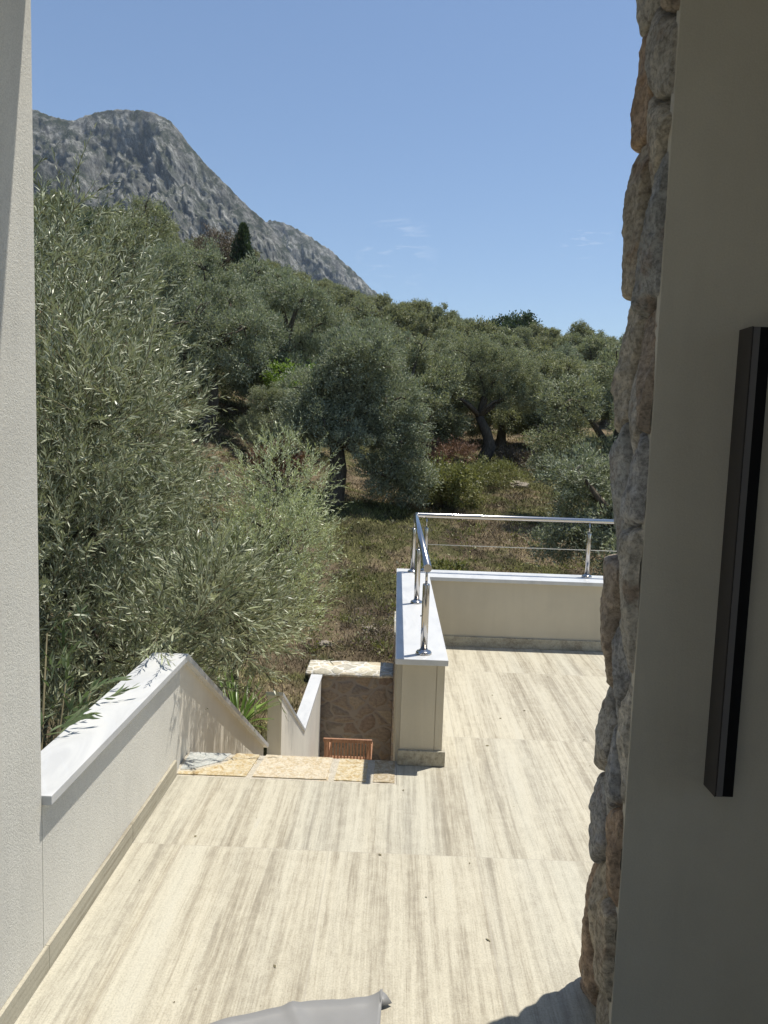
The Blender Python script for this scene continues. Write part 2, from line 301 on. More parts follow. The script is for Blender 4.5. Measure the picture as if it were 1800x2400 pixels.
# ------------------------------------------------------------------ object helpers
def link(o, parent=None):
    S.collection.objects.link(o)
    if parent is not None: o.parent = parent
    return o
def tag(o, label, cat, group=None, kind=None):
    if label: o['label'] = label
    if cat: o['category'] = cat
    if group: o['group'] = group
    if kind: o['kind'] = kind
    return o
def empty(name, loc=(0, 0, 0)):
    o = bpy.data.objects.new(name, None); o.location = loc; o.empty_display_size = 0.2; return link(o)
def np_mesh(name, V, F, mats, parent=None, mi=None, smooth=False, attr=None):
    """V (n,3) array; F list of (m,k) int arrays; parent at the origin or given with world-space V"""
    me = bpy.data.meshes.new(name); V = np.asarray(V, dtype=np.float32)
    if parent is not None: V = V - np.array(parent.location, dtype=np.float32)
    me.vertices.add(len(V)); me.vertices.foreach_set('co', V.ravel())
    F = [np.asarray(f, dtype=np.int32) for f in F if len(f)]
    loops = np.concatenate([f.ravel() for f in F]); tot = np.concatenate([np.full(len(f), f.shape[1], dtype=np.int32) for f in F])
    st = np.concatenate([[0], np.cumsum(tot)[:-1]]).astype(np.int32)
    me.loops.add(len(loops)); me.loops.foreach_set('vertex_index', loops)
    me.polygons.add(len(tot)); me.polygons.foreach_set('loop_start', st); me.polygons.foreach_set('loop_total', tot)
    if mi is not None: me.polygons.foreach_set('material_index', np.asarray(mi, dtype=np.int32))
    if smooth: me.polygons.foreach_set('use_smooth', np.ones(len(tot), dtype=bool))
    for mt in (mats if isinstance(mats, (list, tuple)) else [mats]): me.materials.append(mt)
    me.update(calc_edges=True)
    if attr is not None:
        a = me.color_attributes.new('tint', 'FLOAT_COLOR', 'POINT'); a.data.foreach_set('color', np.asarray(attr, dtype=np.float32).ravel())
    return link(bpy.data.objects.new(name, me), parent)

class MB:
    """collects shapes for ONE mesh"""
    def __init__(s): s.bm = bmesh.new()
    def box(s, x0, x1, y0, y1, z0, z1, bev=0.0, rot=None, seg=2):
        r = bmesh.ops.create_cube(s.bm, size=1.0); vs = r['verts']
        for v in vs: v.co = Vector(((x0 + x1) / 2 + v.co.x * (x1 - x0), (y0 + y1) / 2 + v.co.y * (y1 - y0), (z0 + z1) / 2 + v.co.z * (z1 - z0)))
        if rot is not None:
            c = Vector(((x0 + x1) / 2, (y0 + y1) / 2, (z0 + z1) / 2)); R = Matrix.Rotation(rot[0], 3, rot[1])
            for v in vs: v.co = c + R @ (v.co - c)
        if bev:
            es = {e for v in vs for e in v.link_edges}
            bmesh.ops.bevel(s.bm, geom=list(es), offset=bev, segments=seg, profile=0.6, affect='EDGES')
        return s
    def prism(s, pts, axis, a, b, bev=0.0):
        """polygon pts in the plane across axis, extruded from a to b"""
        f = {'x': lambda p, t: (t, p[0], p[1]), 'y': lambda p, t: (p[0], t, p[1]), 'z': lambda p, t: (p[0], p[1], t)}[axis]
        A = [s.bm.verts.new(f(p, a)) for p in pts]; B = [s.bm.verts.new(f(p, b)) for p in pts]
        fs = [s.bm.faces.new(A), s.bm.faces.new(B[::-1])]
        for i in range(len(pts)):
            j = (i + 1) % len(pts); fs.append(s.bm.faces.new((A[i], B[i], B[j], A[j])))
        bmesh.ops.recalc_face_normals(s.bm, faces=fs)
        if bev:
            es = {e for v in A + B for e in v.link_edges}
            bmesh.ops.bevel(s.bm, geom=list(es), offset=bev, segments=2, profile=0.6, affect='EDGES')
        return s
    def tube(s, pts, rad, n=12, cap=True):
        pts = [Vector(p) for p in pts]; rs = rad if isinstance(rad, (list, tuple)) else [rad] * len(pts); rings = []
        up = None
        for i, p in enumerate(pts):
            d = (pts[min(i + 1, len(pts) - 1)] - pts[max(i - 1, 0)]).normalized()
            if up is None:
                up = Vector((0, 0, 1)) if abs(d.z) < 0.9 else Vector((1, 0, 0))
            a = d.cross(up).normalized(); b = a.cross(d).normalized(); up = b
            rings.append([s.bm.verts.new(p + rs[i] * (math.cos(2 * math.pi * k / n) * a + math.sin(2 * math.pi * k / n) * b)) for k in range(n)])
        for i in range(len(rings) - 1):
            for k in range(n):
                f = s.bm.faces.new((rings[i][k], rings[i][(k + 1) % n], rings[i + 1][(k + 1) % n], rings[i + 1][k])); f.smooth = True
        if cap: s.bm.faces.new(rings[0]); s.bm.faces.new(rings[-1][::-1])
        return s
    def lathe(s, cx, cy, prof, n=32):
        rings = [[s.bm.verts.new((cx + r * math.cos(2 * math.pi * k / n), cy + r * math.sin(2 * math.pi * k / n), z)) for k in range(n)] for r, z in prof]
        for i in range(len(rings) - 1):
            for k in range(n):
                f = s.bm.faces.new((rings[i][k], rings[i][(k + 1) % n], rings[i + 1][(k + 1) % n], rings[i + 1][k])); f.smooth = True
        s.bm.faces.new(rings[0][::-1]); s.bm.faces.new(rings[-1]); return s
    def build(s, name, mat, parent=None):
        bmesh.ops.recalc_face_normals(s.bm, faces=s.bm.faces[:])
        if parent is not None:
            for v in s.bm.verts: v.co -= parent.location
        me = bpy.data.meshes.new(name); s.bm.to_mesh(me); s.bm.free()
        for mt in (mat if isinstance(mat, (list, tuple)) else [mat]): me.materials.append(mt)
        return link(bpy.data.objects.new(name, me), parent)

# ------------------------------------------------------------------ terrain
CP = [(-1, 12.5, -2.0), (3, 12.5, -2.2), (8, 13, -2.4), (-5, 12, -1.8), (-5, 5, -1.6), (-2, 5, -1.6), (-10, 6, -0.8), (-1, 15.5, -1.45), (4, 16, -1.35), (-0.7, 18, -0.72),
      (-1.5, 21, -0.15), (3, 22, -0.55), (3, 26, 0.02), (9, 20, -0.9), (6, 34, 0.8), (4, 34, 0.75), (0, 30, 1.0), (-4, 26, 1.0), (-10, 40, 5.0), (-5, 35, 3.0), (20, 40, 2.0),
      (15, 60, 4.6), (36, 60, 4.0), (0, 60, 6.0), (-12, 60, 8.8), (-25, 60, 13), (-12, 120, 20.6), (12, 120, 15.6), (28, 120, 14.2), (60, 120, 12), (-25, 120, 25), (-46, 120, 30),
      (-15, 20, 3), (-8, 20, 1.2), (-7, 27, 2.4), (-15, 30, 6), (-25, 35, 9), (0, 170, 24), (40, 170, 16), (-40, 170, 38), (80, 60, 4), (80, 170, 10), (-80, 60, 28), (-80, 170, 44),
      (25, 12, -2.2), (60, 12, -2), (-30, 10, 4), (-60, 10, 12), (0, -10, -2), (30, -10, -3), (-30, -10, 2)]
_P = np.array([(x, y) for x, y, z in CP], float); _Z = np.array([c[2] for c in CP], float)
def _phi(r2): return 0.5 * r2 * np.log(r2 + 1e-9)
_n = len(_P); _K = _phi(((_P[:, None] - _P[None]) ** 2).sum(-1)) + np.eye(_n) * 0.6
_A = np.zeros((_n + 3, _n + 3)); _A[:_n, :_n] = _K; _A[:_n, _n] = 1; _A[:_n, _n + 1:] = _P; _A[_n, :_n] = 1; _A[_n + 1:, :_n] = _P.T
_w = np.linalg.solve(_A, np.concatenate([_Z, np.zeros(3)]))
def ground_z(x, y):
    x = np.asarray(x, float); y = np.asarray(y, float); xc = np.clip(x, -80, 80); yc = np.clip(y, -10, 170)
    q = np.stack([xc, yc], -1); r2 = ((q[..., None, :] - _P) ** 2).sum(-1)
    z = _phi(r2) @ _w[:_n] + _w[_n] + q @ _w[_n + 1:]
    z = z + np.where(y > 170, (y - 170) * 0.02, 0)
    b = 0.05 * np.sin(x * 1.7 + 1.3 * np.sin(y * 0.9)) * np.cos(y * 1.3 + x * 0.4) + 0.025 * np.sin(x * 5.1 + y * 2.2) * np.sin(y * 4.3 - x)
    return z + b
def axis(a): return np.unique(np.round(np.concatenate(a), 4))
gx = axis([np.linspace(-3000, -200, 15), np.linspace(-180, -24, 27), np.linspace(-22, -8, 29), np.linspace(-7.8, 12, 100), [-1.19, -1.10, 3.2, 3.3], np.linspace(13, 40, 28), np.linspace(45, 200, 20), np.linspace(300, 4000, 14)])
gy = axis([np.linspace(-400, -20, 8), np.linspace(-15, 10, 26), np.linspace(10.2, 34, 120), [11.3, 11.38], np.linspace(34.5, 60, 40), np.linspace(62, 180, 48), np.linspace(200, 5000, 30)])
GX, GY = np.meshgrid(gx, gy); GZ = ground_z(GX, GY)
pit = (GX > -1.12) & (GX < 3.25) & (GY < 11.35) & (GY > -6)
GZ = np.where(pit, -3.75, GZ)
nx, ny = len(gx), len(gy); I = (np.arange(ny - 1)[:, None] * nx + np.arange(nx - 1)[None]).ravel()
tag(np_mesh('ground', np.stack([GX.ravel(), GY.ravel(), GZ.ravel()], -1), [np.stack([I, I + 1, I + 1 + nx, I + nx], -1)], M_soil, smooth=True), 'dry grassy hillside rising behind the terrace', 'ground', kind='structure')

# ------------------------------------------------------------------ mountains
RIDGE = [(-0.62, 0.36), (-0.55, 0.40), (-0.4884, 0.4073), (-0.4632, 0.3994), (-0.4391, 0.3932), (-0.4089, 0.4036), (-0.3879, 0.4082), (-0.3668, 0.4093), (-0.3488, 0.4091), (-0.3308, 0.4067), (-0.3098, 0.3987),
         (-0.2977, 0.3865), (-0.2886, 0.3753), (-0.2643, 0.3472), (-0.24, 0.3247), (-0.2155, 0.3022), (-0.191, 0.2808), (-0.1790, 0.2720), (-0.165, 0.255), (-0.145, 0.23), (-0.12, 0.20), (-0.09, 0.165), (-0.05, 0.12), (0.02, 0.06)]
RIDGE2 = [(-0.26, 0.22), (-0.22, 0.25), (-0.191, 0.268), (-0.1758, 0.2771), (-0.1667, 0.2756), (-0.1485, 0.2703), (-0.1301, 0.2608), (-0.1117, 0.2496), (-0.0932, 0.2384), (-0.0777, 0.2253), (-0.0622, 0.2128), (-0.0434, 0.1944), (-0.0247, 0.1813), (0.01, 0.158), (0.06, 0.12), (0.15, 0.07)]
SPUR = [(-0.68, 0.37), (-0.56, 0.368), (-0.4892, 0.3528), (-0.455, 0.338), (-0.4277, 0.3139), (-0.40, 0.29), (-0.36, 0.25), (-0.3, 0.2)]
def mountain(name, ridge, D, depth, nu, nv, amp, label, seed, jag=3.0, cliff=0.7):
    r = np.array(ridge); L = np.concatenate([[0], np.cumsum(np.hypot(np.diff(r[:, 0]), np.diff(r[:, 1])))]); t = np.linspace(0, L[-1], nu)
    rx = np.interp(t, L, r[:, 0]); rz = np.interp(t, L, r[:, 1])
    V = []
    vs = np.concatenate([np.linspace(-0.25, -0.03, 8), np.linspace(0, 1, nv)])
    for v in vs:
        for i in range(nu):
            X0 = rx[i] * D; Z0 = rz[i] * D + 1.67
            if v < 0:
                V.append((X0, D - v * depth, Z0 + v * 500 + 0.0)); continue
            Y = D - depth * v
            z = Z0 - (Z0 - 20) * (1 - (1 - v) ** 1.6) * 0.98
            x = X0 * (1 - 0.10 * v)
            p = Vector((x * 0.006 + seed, z * 0.0022, Y * 0.002)); q = Vector((x * 0.024 + seed + z * 0.006, z * 0.0045, Y * 0.006)); w = Vector((x * 0.085 + seed + z * 0.02, z * 0.022, Y * 0.03))
            n1 = noise.ridged_multi_fractal(p, 0.9, 2.1, 5, 1.0, 2.0) - 1.1; n2 = noise.fractal(q, 0.8, 2.2, 5); n3 = noise.fractal(w, 0.7, 2.0, 4)
            fade = min(1.0, v * 9.0)
            Y -= fade * amp * (n1 * 0.9 + n2 * 0.38 + n3 * 0.30)
            terr = noise.fractal(Vector((x * 0.004, seed, z * 0.02)), 0.8, 2.0, 3)
            z += fade * amp * 0.25 * (n2 * 0.6 + terr * 0.5) + (1 - fade) * jag * n3
            V.append((x, Y, z))
    V = np.array(V); nr = len(vs); I = (np.arange(nr - 1)[:, None] * nu + np.arange(nu - 1)[None]).ravel()
    o = np_mesh(name, V, [np.stack([I, I + nu, I + 1 + nu, I + 1], -1)], M_mount, smooth=False)
    return tag(o, label, 'mountain', kind='structure')
mountain('mountain', RIDGE, 1700, 900, 420, 240, 60, 'bare grey limestone mountain with a rounded summit', 3.1)
mountain('mountain_ridge', RIDGE2, 2500, 900, 300, 160, 70, 'farther grey mountain ridge falling away to the right', 9.7, 5.0)
mountain('mountain_spur', SPUR, 1150, 450, 200, 120, 30, 'lower scrubby spur at the foot of the mountain', 5.3)

# ------------------------------------------------------------------ house and terrace
XW = -1.033
house = tag(empty('house', (-1.2, 0, 0)), 'white house wall of coarse plaster at the left edge, under the porch roof', 'house')
MB().box(-1.36, XW, -2.6, 2.122, -0.3, 3.3, 0.004).build('facade_wall', M_plaster, house)
MB().box(-2.0, 4.5, 0.2, 2.18, 3.3, 3.62, 0.01).build('porch_roof', M_roofslab, house)

MB().box(0.52, 3.2, 0.22, 0.45, 0.0, 3.299).box(-1.0329, -0.9, 0.22, 0.45, 0.0, 3.299).build('light_block_wall', M_block_wall, house)  # unseen house wall, added to block sky light from the porch pillar
fl = MB().prism([(XW, -2.6), (3.3, -2.6), (6.0, 1.0), (6.0, 5.93), (0.05, 5.93), (0.05, 3.457), (XW, 3.457)], 'z', -0.12, 0.0).build('terrace_floor', M_trav)
tag(fl, 'terrace floor of cream and grey streaked travertine slabs', 'floor', kind='structure')

# left parapet
lp = tag(empty('parapet_wall', (-1.1, 3.5, 0)), 'plastered parapet wall with white marble coping on the left, running on down beside the stairs', 'wall')
MB().box(-1.165, XW, 2.1225, 3.548, -1.9, 0.534, 0.003).build('wall_body', M_plaster, lp)
sl = -0.624
MB().prism([(3.5485, -3.6), (6.03, -3.6), (6.03, -0.955), (3.64, 0.530), (3.5485, 0.534)], 'x', -1.160, -1.044, 0.003).build('stair_wall_body', M_smooth, lp)
MB().prism([(2.1225, 0.5345), (3.60, 0.5345), (3.605, 0.565), (2.1225, 0.565)], 'x', -1.185, -1.004, 0.003).build('flat_coping', M_marble, lp)
MB().prism([(3.607, 0.531), (6.07, -0.982), (6.085, -0.953), (3.609, 0.565)], 'x', -1.183, -1.010, 0.003).build('sloping_coping', M_marble, lp)
MB().box(XW + 0.0005, XW + 0.014, 2.13, 2.853, 0.0015, 0.08, 0.001).box(XW + 0.0005, XW + 0.014, 2.856, 3.456, 0.0015, 0.08, 0.001).box(XW + 0.0005, XW + 0.014, -2.4, 2.1285, 0.0015, 0.08, 0.001).build('skirting', M_skirt, lp)

# threshold stones
ed = tag(empty('stair_edging', (-0.5, 3.6, 0)), 'row of rough yellow limestone blocks edging the top of the stairs', 'stone edging')
def slab(pts, z0, z1, mat, bump=0.003, name='edge_stone', seed=0, lab=None):
    bm = bmesh.new(); vs = [bm.verts.new((x, y, z1)) for x, y in pts]; f = bm.faces.new(vs)
    r = bmesh.ops.extrude_face_region(bm, geom=[f])
    for v in r['geom']:
        if isinstance(v, bmesh.types.BMVert): v.co.z = z0
    bmesh.ops.recalc_face_normals(bm, faces=bm.faces[:])
    bmesh.ops.bevel(bm, geom=bm.edges[:], offset=0.007, segments=2, affect='EDGES')
    bmesh.ops.triangulate(bm, faces=bm.faces[:]); 
    for _ in range(3): bmesh.ops.subdivide_edges(bm, edges=[e for e in bm.edges if e.calc_length() > 0.025], cuts=1); bmesh.ops.triangulate(bm, faces=bm.faces[:])
    for v in bm.verts:
        n = noise.fractal(Vector((v.co.x * 22 + seed, v.co.y * 22, v.co.z * 22)), 0.8, 2, 4)
        v.co.z += bump * n; v.co.y += bump * 0.8 * noise.noise(Vector((v.co.x * 30, seed, v.co.z * 30))); v.co.x += bump * 0.6 * noise.noise(Vector((seed, v.co.y * 30, v.co.z * 30)))
        v.co -= ed.location
    me = bpy.data.meshes.new(name); bm.to_mesh(me); bm.free(); me.materials.append(mat)
    o = link(bpy.data.objects.new(name, me), ed)
    if lab: o['label'] = lab
slab([(-1.030, 3.520), (-0.97, 3.525), (-0.835, 3.63), (-0.805, 3.735), (-1.035, 3.735)], -0.15, 0.002, M_ed_blue, 0.0022, seed=1, lab='blue grey edge stone against the parapet')
slab([(-1.030, 3.465), (-0.68, 3.465), (-0.655, 3.73), (-0.79, 3.735), (-0.822, 3.62), (-0.962, 3.510), (-1.030, 3.505)], -0.15, 0.005, M_ed_gold, seed=2, lab='golden edge stone next to the blue grey one')
slab([(-0.662, 3.468), (-0.285, 3.465), (-0.275, 3.725), (-0.635, 3.73)], -0.15, 0.006, M_ed_pale, seed=3, lab='long pale edge stone')
slab([(-0.262, 3.465), (-0.094, 3.463), (-0.09, 3.724), (-0.25, 3.724)], -0.15, 0.004, M_ed_gold, seed=4, lab='golden edge stone right of the long pale one')
slab([(-0.072, 3.463), (0.047, 3.462), (0.047, 3.722), (-0.068, 3.722)], -0.15, 0.003, M_ed_brown, seed=5, lab='small brown edge stone by the parapet end')
MB().box(-1.04, 0.0485, 3.4585, 3.722, -0.16, -0.0005).build('mortar_bed', M_mortar, ed)

# stairs and sunken court
st = MB()
for k in range(8):
    st.box(-1.043, 0.0485, 3.7235 + k * 0.272, 3.7235 + (k + 1) * 0.272 - 0.0005, -3.6, -0.1675 * (k + 1), 0.0)
st.box(-1.2, 0.0485, 5.8995, 7.0, -3.6, -1.505)
for k in range(10):
    st.box(-1.03, 0.0485, 7.0005 + k * 0.23, 7.0005 + (k + 1) * 0.23 - 0.0005, -3.6, -1.505 - 0.1845 * (k + 1), 0.0)
tag(st.build('stairs', M_ed_pale), 'stone stairs leading down to the sunken court', 'stairs', kind='structure')
tag(MB().box(-1.03, 3.0, 9.302, 11.05, -3.6, -3.35).build('court_paving', M_cap), 'paving of the sunken court', 'paving', kind='structure')

lw = tag(empty('stair_wall', (-1.1, 8, -2)), 'white lower stair wall whose coping dips in a V beside the wooden chair', 'wall')
MB().prism([(7.03, -3.6), (11.045, -3.6), (11.045, -1.995), (8.93, -1.995), (7.03, -0.862)], 'x', -1.185, -1.045, 0.003).build('wall_body', M_smooth, lw)
MB().prism([(7.012, -0.864), (8.944, -2.012), (8.946, -1.975), (7.012, -0.827)], 'x', -1.203, -1.03, 0.003).build('sloping_coping', M_marble, lw)
MB().prism([(8.948, -1.994), (11.05, -1.994), (11.05, -1.962), (8.948, -1.972)], 'x', -1.203, -1.03, 0.003).build('flat_coping', M_marble, lw)

# rubble retaining wall and its crazy-paved cap
rw = tag(empty('retaining_wall', (0, 11.4, -2)), 'low rubble stone retaining wall with a crazy paved top at the far end of the sunken court', 'wall')
MB().box(-1.25, 0.05, 11.08, 11.62, -3.6, -1.99, 0.01).build('stone_face', M_masonry, rw)
def wavy_slab(x0, x1, y0, y1, z0, z1, amp, name, mat, parent):
    V = []; n = 60; F = []
    for k in range(n + 1):
        x = x0 + (x1 - x0) * k / n
        a = amp * noise.fractal(Vector((x * 7, 1.3, 0)), 0.7, 2, 3); b = amp * noise.fractal(Vector((x * 7, 8.3, 0)), 0.7, 2, 3); c = amp * 0.4 * noise.noise(Vector((x * 9, 4, 1)))
        V += [(x, y0 + a, z0), (x, y0 + a * 1.2, z1 + c), (x, y1 + b, z1 + c), (x, y1 + b, z0)]
    for k in range(n):
        o = k * 4
        for i in range(4): F.append((o + i, o + (i + 1) % 4, o + 4 + (i + 1) % 4, o + 4 + i))
    F += [(0, 3, 2, 1), (n * 4, n * 4 + 1, n * 4 + 2, n * 4 + 3)]
    return np_mesh(name, np.array(V), [np.array(F)[:, ::-1]], mat, parent)
wavy_slab(-1.29, 0.047, 11.052, 11.70, -1.985, -1.94, 0.022, 'cap', M_cap, rw)
pw = tag(empty('stone_pier', (0.8, 11.2, -3)), 'stone pier behind the railed parapet, its edge just showing beside the retaining wall', 'pier')
MB().box(0.052, 2.2, 10.75, 12.0, -3.6, -1.22, 0.02).build('pier_body', M_masonry, pw)
wavy_slab(0.04, 2.25, 10.72, 12.05, -1.2195, -1.17, 0.012, 'cap', M_cap, pw)

# right parapet, L-shaped
rp = tag(empty('railing_parapet', (0.2, 4, 0)), 'cream L-shaped parapet with white marble coping that carries the steel railing', 'wall')
MB().prism([(0.062, 3.69), (0.236, 3.69), (0.236, 3.694), (0.240, 3.694), (0.240, 3.69), (0.279, 3.69), (0.279, 5.95), (6.0, 5.95), (6.0, 6.235), (0.062, 6.235)], 'z', 0.0, 0.534).build('wall_body', M_cream, rp)
MB().prism([(0.025, 3.655), (0.292, 3.655), (0.292, 5.926), (6.0, 5.926), (6.0, 6.262), (0.025, 6.262)], 'z', 0.5345, 0.565, 0.003).build('coping', M_marble, rp)
MB().box(0.054, 0.296, 3.672, 3.6895, 0.0015, 0.079, 0.002).box(0.2795, 0.296, 3.690, 5.949, 0.0015, 0.079, 0.002).box(0.297, 6.0, 5.930, 5.9495, 0.0015, 0.082, 0.002).build('skirting', M_skirt, rp)
MB().box(0.040, 0.0615, 3.74, 6.235, -0.5, 0.534).build('outer_render', M_cream, rp)
MB().box(0.049, 0.30, 3.735, 6.24, -3.6, -0.121).box(0.302, 6.0, 5.935, 6.24, -3.6, -0.121).build('foundation_wall', M_masonry, rp)

# railing
rl = tag(empty('railing', (0.17, 5, 0.565)), 'polished steel railing with round posts and one cable on the marble coping', 'railing')
zr = 1.035; R = 0.0205
MB().tube([(0.168, 3.63, zr), (0.167, 6.16, zr), (0.172, 6.183, zr), (0.192, 6.19, zr), (6.0, 6.17, zr)], R, 20).build('handrail', M_steel, rl)
def post(x, y, parent):
    e = MB(); e.lathe(x, y, [(0.0185, 0.572), (0.0185, 0.926), (0.0165, 0.932)], 24)
    e.lathe(x, y, [(0.0065, 0.93), (0.0065, 1.018)], 12)
    p = e.build('post', M_steel, parent)
    f = MB().lathe(x, y, [(0.0415, 0.5655), (0.0415, 0.573), (0.036, 0.581), (0.0225, 0.585), (0.0215, 0.590)], 28)
    for v in f.bm.verts: v.co -= parent.location
    bmesh.ops.recalc_face_normals(f.bm, faces=f.bm.faces[:]); me = bpy.data.meshes.new('flange'); f.bm.to_mesh(me); f.bm.free(); me.materials.append(M_steel)
    link(bpy.data.objects.new('flange', me), p)
    s = MB().tube([(x - 0.0192, y - 0.006, 0.765), (x - 0.0245, y - 0.0075, 0.765)], 0.004, 8)
    for v in s.bm.verts: v.co -= parent.location
    me = bpy.data.meshes.new('screw'); s.bm.to_mesh(me); s.bm.free(); me.materials.append(M_steel); link(bpy.data.objects.new('screw', me), p)
for x, y in ((0.170, 3.761), (0.162, 4.947), (0.158, 6.112), (0.262, 6.188), (1.615, 6.172), (2.95, 6.170), (4.3, 6.17)): post(x, y, rl)
MB().tube([(0.262, 6.188, 0.79), (6.0, 6.17, 0.79)], 0.0028, 8).build('cable', M_cable, rl)

# ------------------------------------------------------------------ porch pillar: plaster front, stone-clad reveal
pil = tag(empty('porch_pillar', (0.8, 2.0, 0)), 'shaded plaster porch wall on the right with a rough natural stone edge', 'pillar')
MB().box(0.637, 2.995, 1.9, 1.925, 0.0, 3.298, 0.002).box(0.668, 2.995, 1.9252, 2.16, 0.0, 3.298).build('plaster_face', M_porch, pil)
def cladding(parent):
    rg = np.random.default_rng(11)
    s0, s1, z0, z1 = 0.0, 0.62, -0.02, 3.3
    seeds = []; z = -0.10; row = 0
    while z < 3.45:
        hgt = rg.uniform(0.27, 0.44)
        cols = [rg.uniform(0.035, 0.07), rg.uniform(0.20, 0.27), rg.uniform(0.42, 0.46), rg.uniform(0.56, 0.6)]
        for c in cols:
            seeds.append((c, z + rg.uniform(-0.11, 0.11)))
        if rg.random() < 0.55: seeds.append((rg.uniform(0.08, 0.15), z + hgt * 0.5 + rg.uniform(-0.05, 0.05)))
        z += hgt; row += 1
    seeds = np.array(seeds); k = len(seeds)
    pal = np.array([(0.52, 0.48, 0.41), (0.58, 0.50, 0.38), (0.50, 0.37, 0.26), (0.44, 0.435, 0.41), (0.62, 0.57, 0.48), (0.50, 0.41, 0.32), (0.55, 0.49, 0.39), (0.47, 0.46, 0.44)])
    tint = pal[rg.integers(0, len(pal), k)] * rg.uniform(0.85, 1.1, (k, 1)); prot = rg.uniform(-0.006, 0.012, k); tilt = rg.uniform(-0.05, 0.05, (k, 2))
    ds = 0.0042; ns = int((s1 - s0) / ds) + 1; nz = int((z1 - z0) / 0.0055) + 1
    SS, ZZ = np.meshgrid(np.linspace(s0, s1, ns), np.linspace(z0, z1, nz))
    wob = np.array([noise.fractal(Vector((a * 9, b * 7, 0.5)), 0.8, 2, 4) for a, b in zip(SS.ravel(), ZZ.ravel())]).reshape(SS.shape)
    wob2 = np.array([noise.fractal(Vector((a * 9, b * 7, 7.5)), 0.8, 2, 4) for a, b in zip(SS.ravel(), ZZ.ravel())]).reshape(SS.shape)
    A = (SS + wob * 0.018)[..., None]; B = (ZZ + wob2 * 0.022)[..., None]
    D = (np.abs((A - seeds[:, 0]) * 2.2) ** 3.2 + np.abs(B - seeds[:, 1]) ** 3.2) ** (1 / 3.2); o = np.argsort(D, axis=-1)[..., :2]
    i1 = o[..., 0]; d1 = np.take_along_axis(D, o[..., :1], -1)[..., 0]; d2 = np.take_along_axis(D, o[..., 1:2], -1)[..., 0]
    edge = (d2 - d1) * 0.5
    prof = 1 - np.exp(-np.clip(edge - 0.002, 0, None) / 0.0055)
    rgh = np.array([noise.ridged_multi_fractal(Vector((a * 10, b * 8, c)), 0.9, 2.2, 6, 1.0, 2.0) for a, b, c in zip(SS.ravel(), ZZ.ravel(), (i1 * 3.7).ravel())]).reshape(SS.shape)
    # every stone is a chipped block: the lowest of a few tilted planes
    npl = 7; pg = rg.normal(size=(k, npl, 2)) * np.array([0.20, 0.10]); pc = rg.uniform(0.0, 0.018, (k, npl)); wx = SS + wob * 0.010 - seeds[i1, 0]; wz = ZZ + wob2 * 0.014 - seeds[i1, 1]
    fac = np.min(pc[i1] + pg[i1][..., 0] * wx[..., None] + pg[i1][..., 1] * wz[..., None], -1)
    fac = np.clip(fac, -0.03, 0.02)
    fine = np.array([noise.fractal(Vector((a * 60, b * 45, c)), 0.6, 2.1, 4) for a, b, c in zip(SS.ravel(), ZZ.ravel(), (i1 * 1.7).ravel())]).reshape(SS.shape)
    H = prof * (0.048 + fac + fine * 0.0030 + prot[i1] + (SS - seeds[i1, 0]) * tilt[i1, 0] + (ZZ - seeds[i1, 1]) * tilt[i1, 1] + (rgh - 1.1) * 0.006 + wob * 0.004)
    # the strip runs along the reveal (towards +Y), round the corner and along the outer face (towards +X)
    x0 = 0.664; yc = 2.176; rc = 0.022; L1 = yc - 1.9025 - rc; arc = rc * math.pi / 2
    ang = np.clip((SS - L1) / arc, 0, 1) * math.pi / 2
    px = np.where(SS < L1, x0, x0 + rc - rc * np.cos(ang)) + np.clip(SS - L1 - arc, 0, None)
    py = np.where(SS < L1, 1.9025 + SS, yc - rc + rc * np.sin(ang))
    nxv = -np.cos(ang); nyv = np.sin(ang)
    # close to the plaster edge the stones are cut back
    H = H * np.clip((SS + 0.004) / 0.012, 0.55, 1)
    V = np.stack([px + nxv * H, py + nyv * H, ZZ], -1)
    V[:, 0, 1] = 1.9025
    col = np.concatenate([tint[i1] * np.clip(0.25 + prof * 0.85, 0, 1)[..., None] ** 0.3, np.ones(SS.shape + (1,))], -1)
    I = (np.arange(nz - 1)[:, None] * ns + np.arange(ns - 1)[None]).ravel()
    return np_mesh('stone_cladding', V.reshape(-1, 3), [np.stack([I, I + ns, I + 1 + ns, I + 1], -1)], M_rock, parent, smooth=True, attr=col.reshape(-1, 4))
cladding(pil)

# wall light
wl = tag(empty('wall_light', (0.9, 1.86, 1.3)), 'long slim black wall light with a grey strip, fixed upright on the shaded plaster', 'wall light')
MB().box(0.8395, 0.884, 1.831, 1.8995, 0.788, 1.963, 0.0015).build('housing', M_black, wl)
MB().box(0.8365, 0.8393, 1.8300, 1.8995, 0.787, 1.964, 0.0006).build('side_plate', M_side, wl)
MB().box(0.8405, 0.8555, 1.8280, 1.8308, 0.789, 1.962, 0.0006).build('light_strip', M_strip, wl)

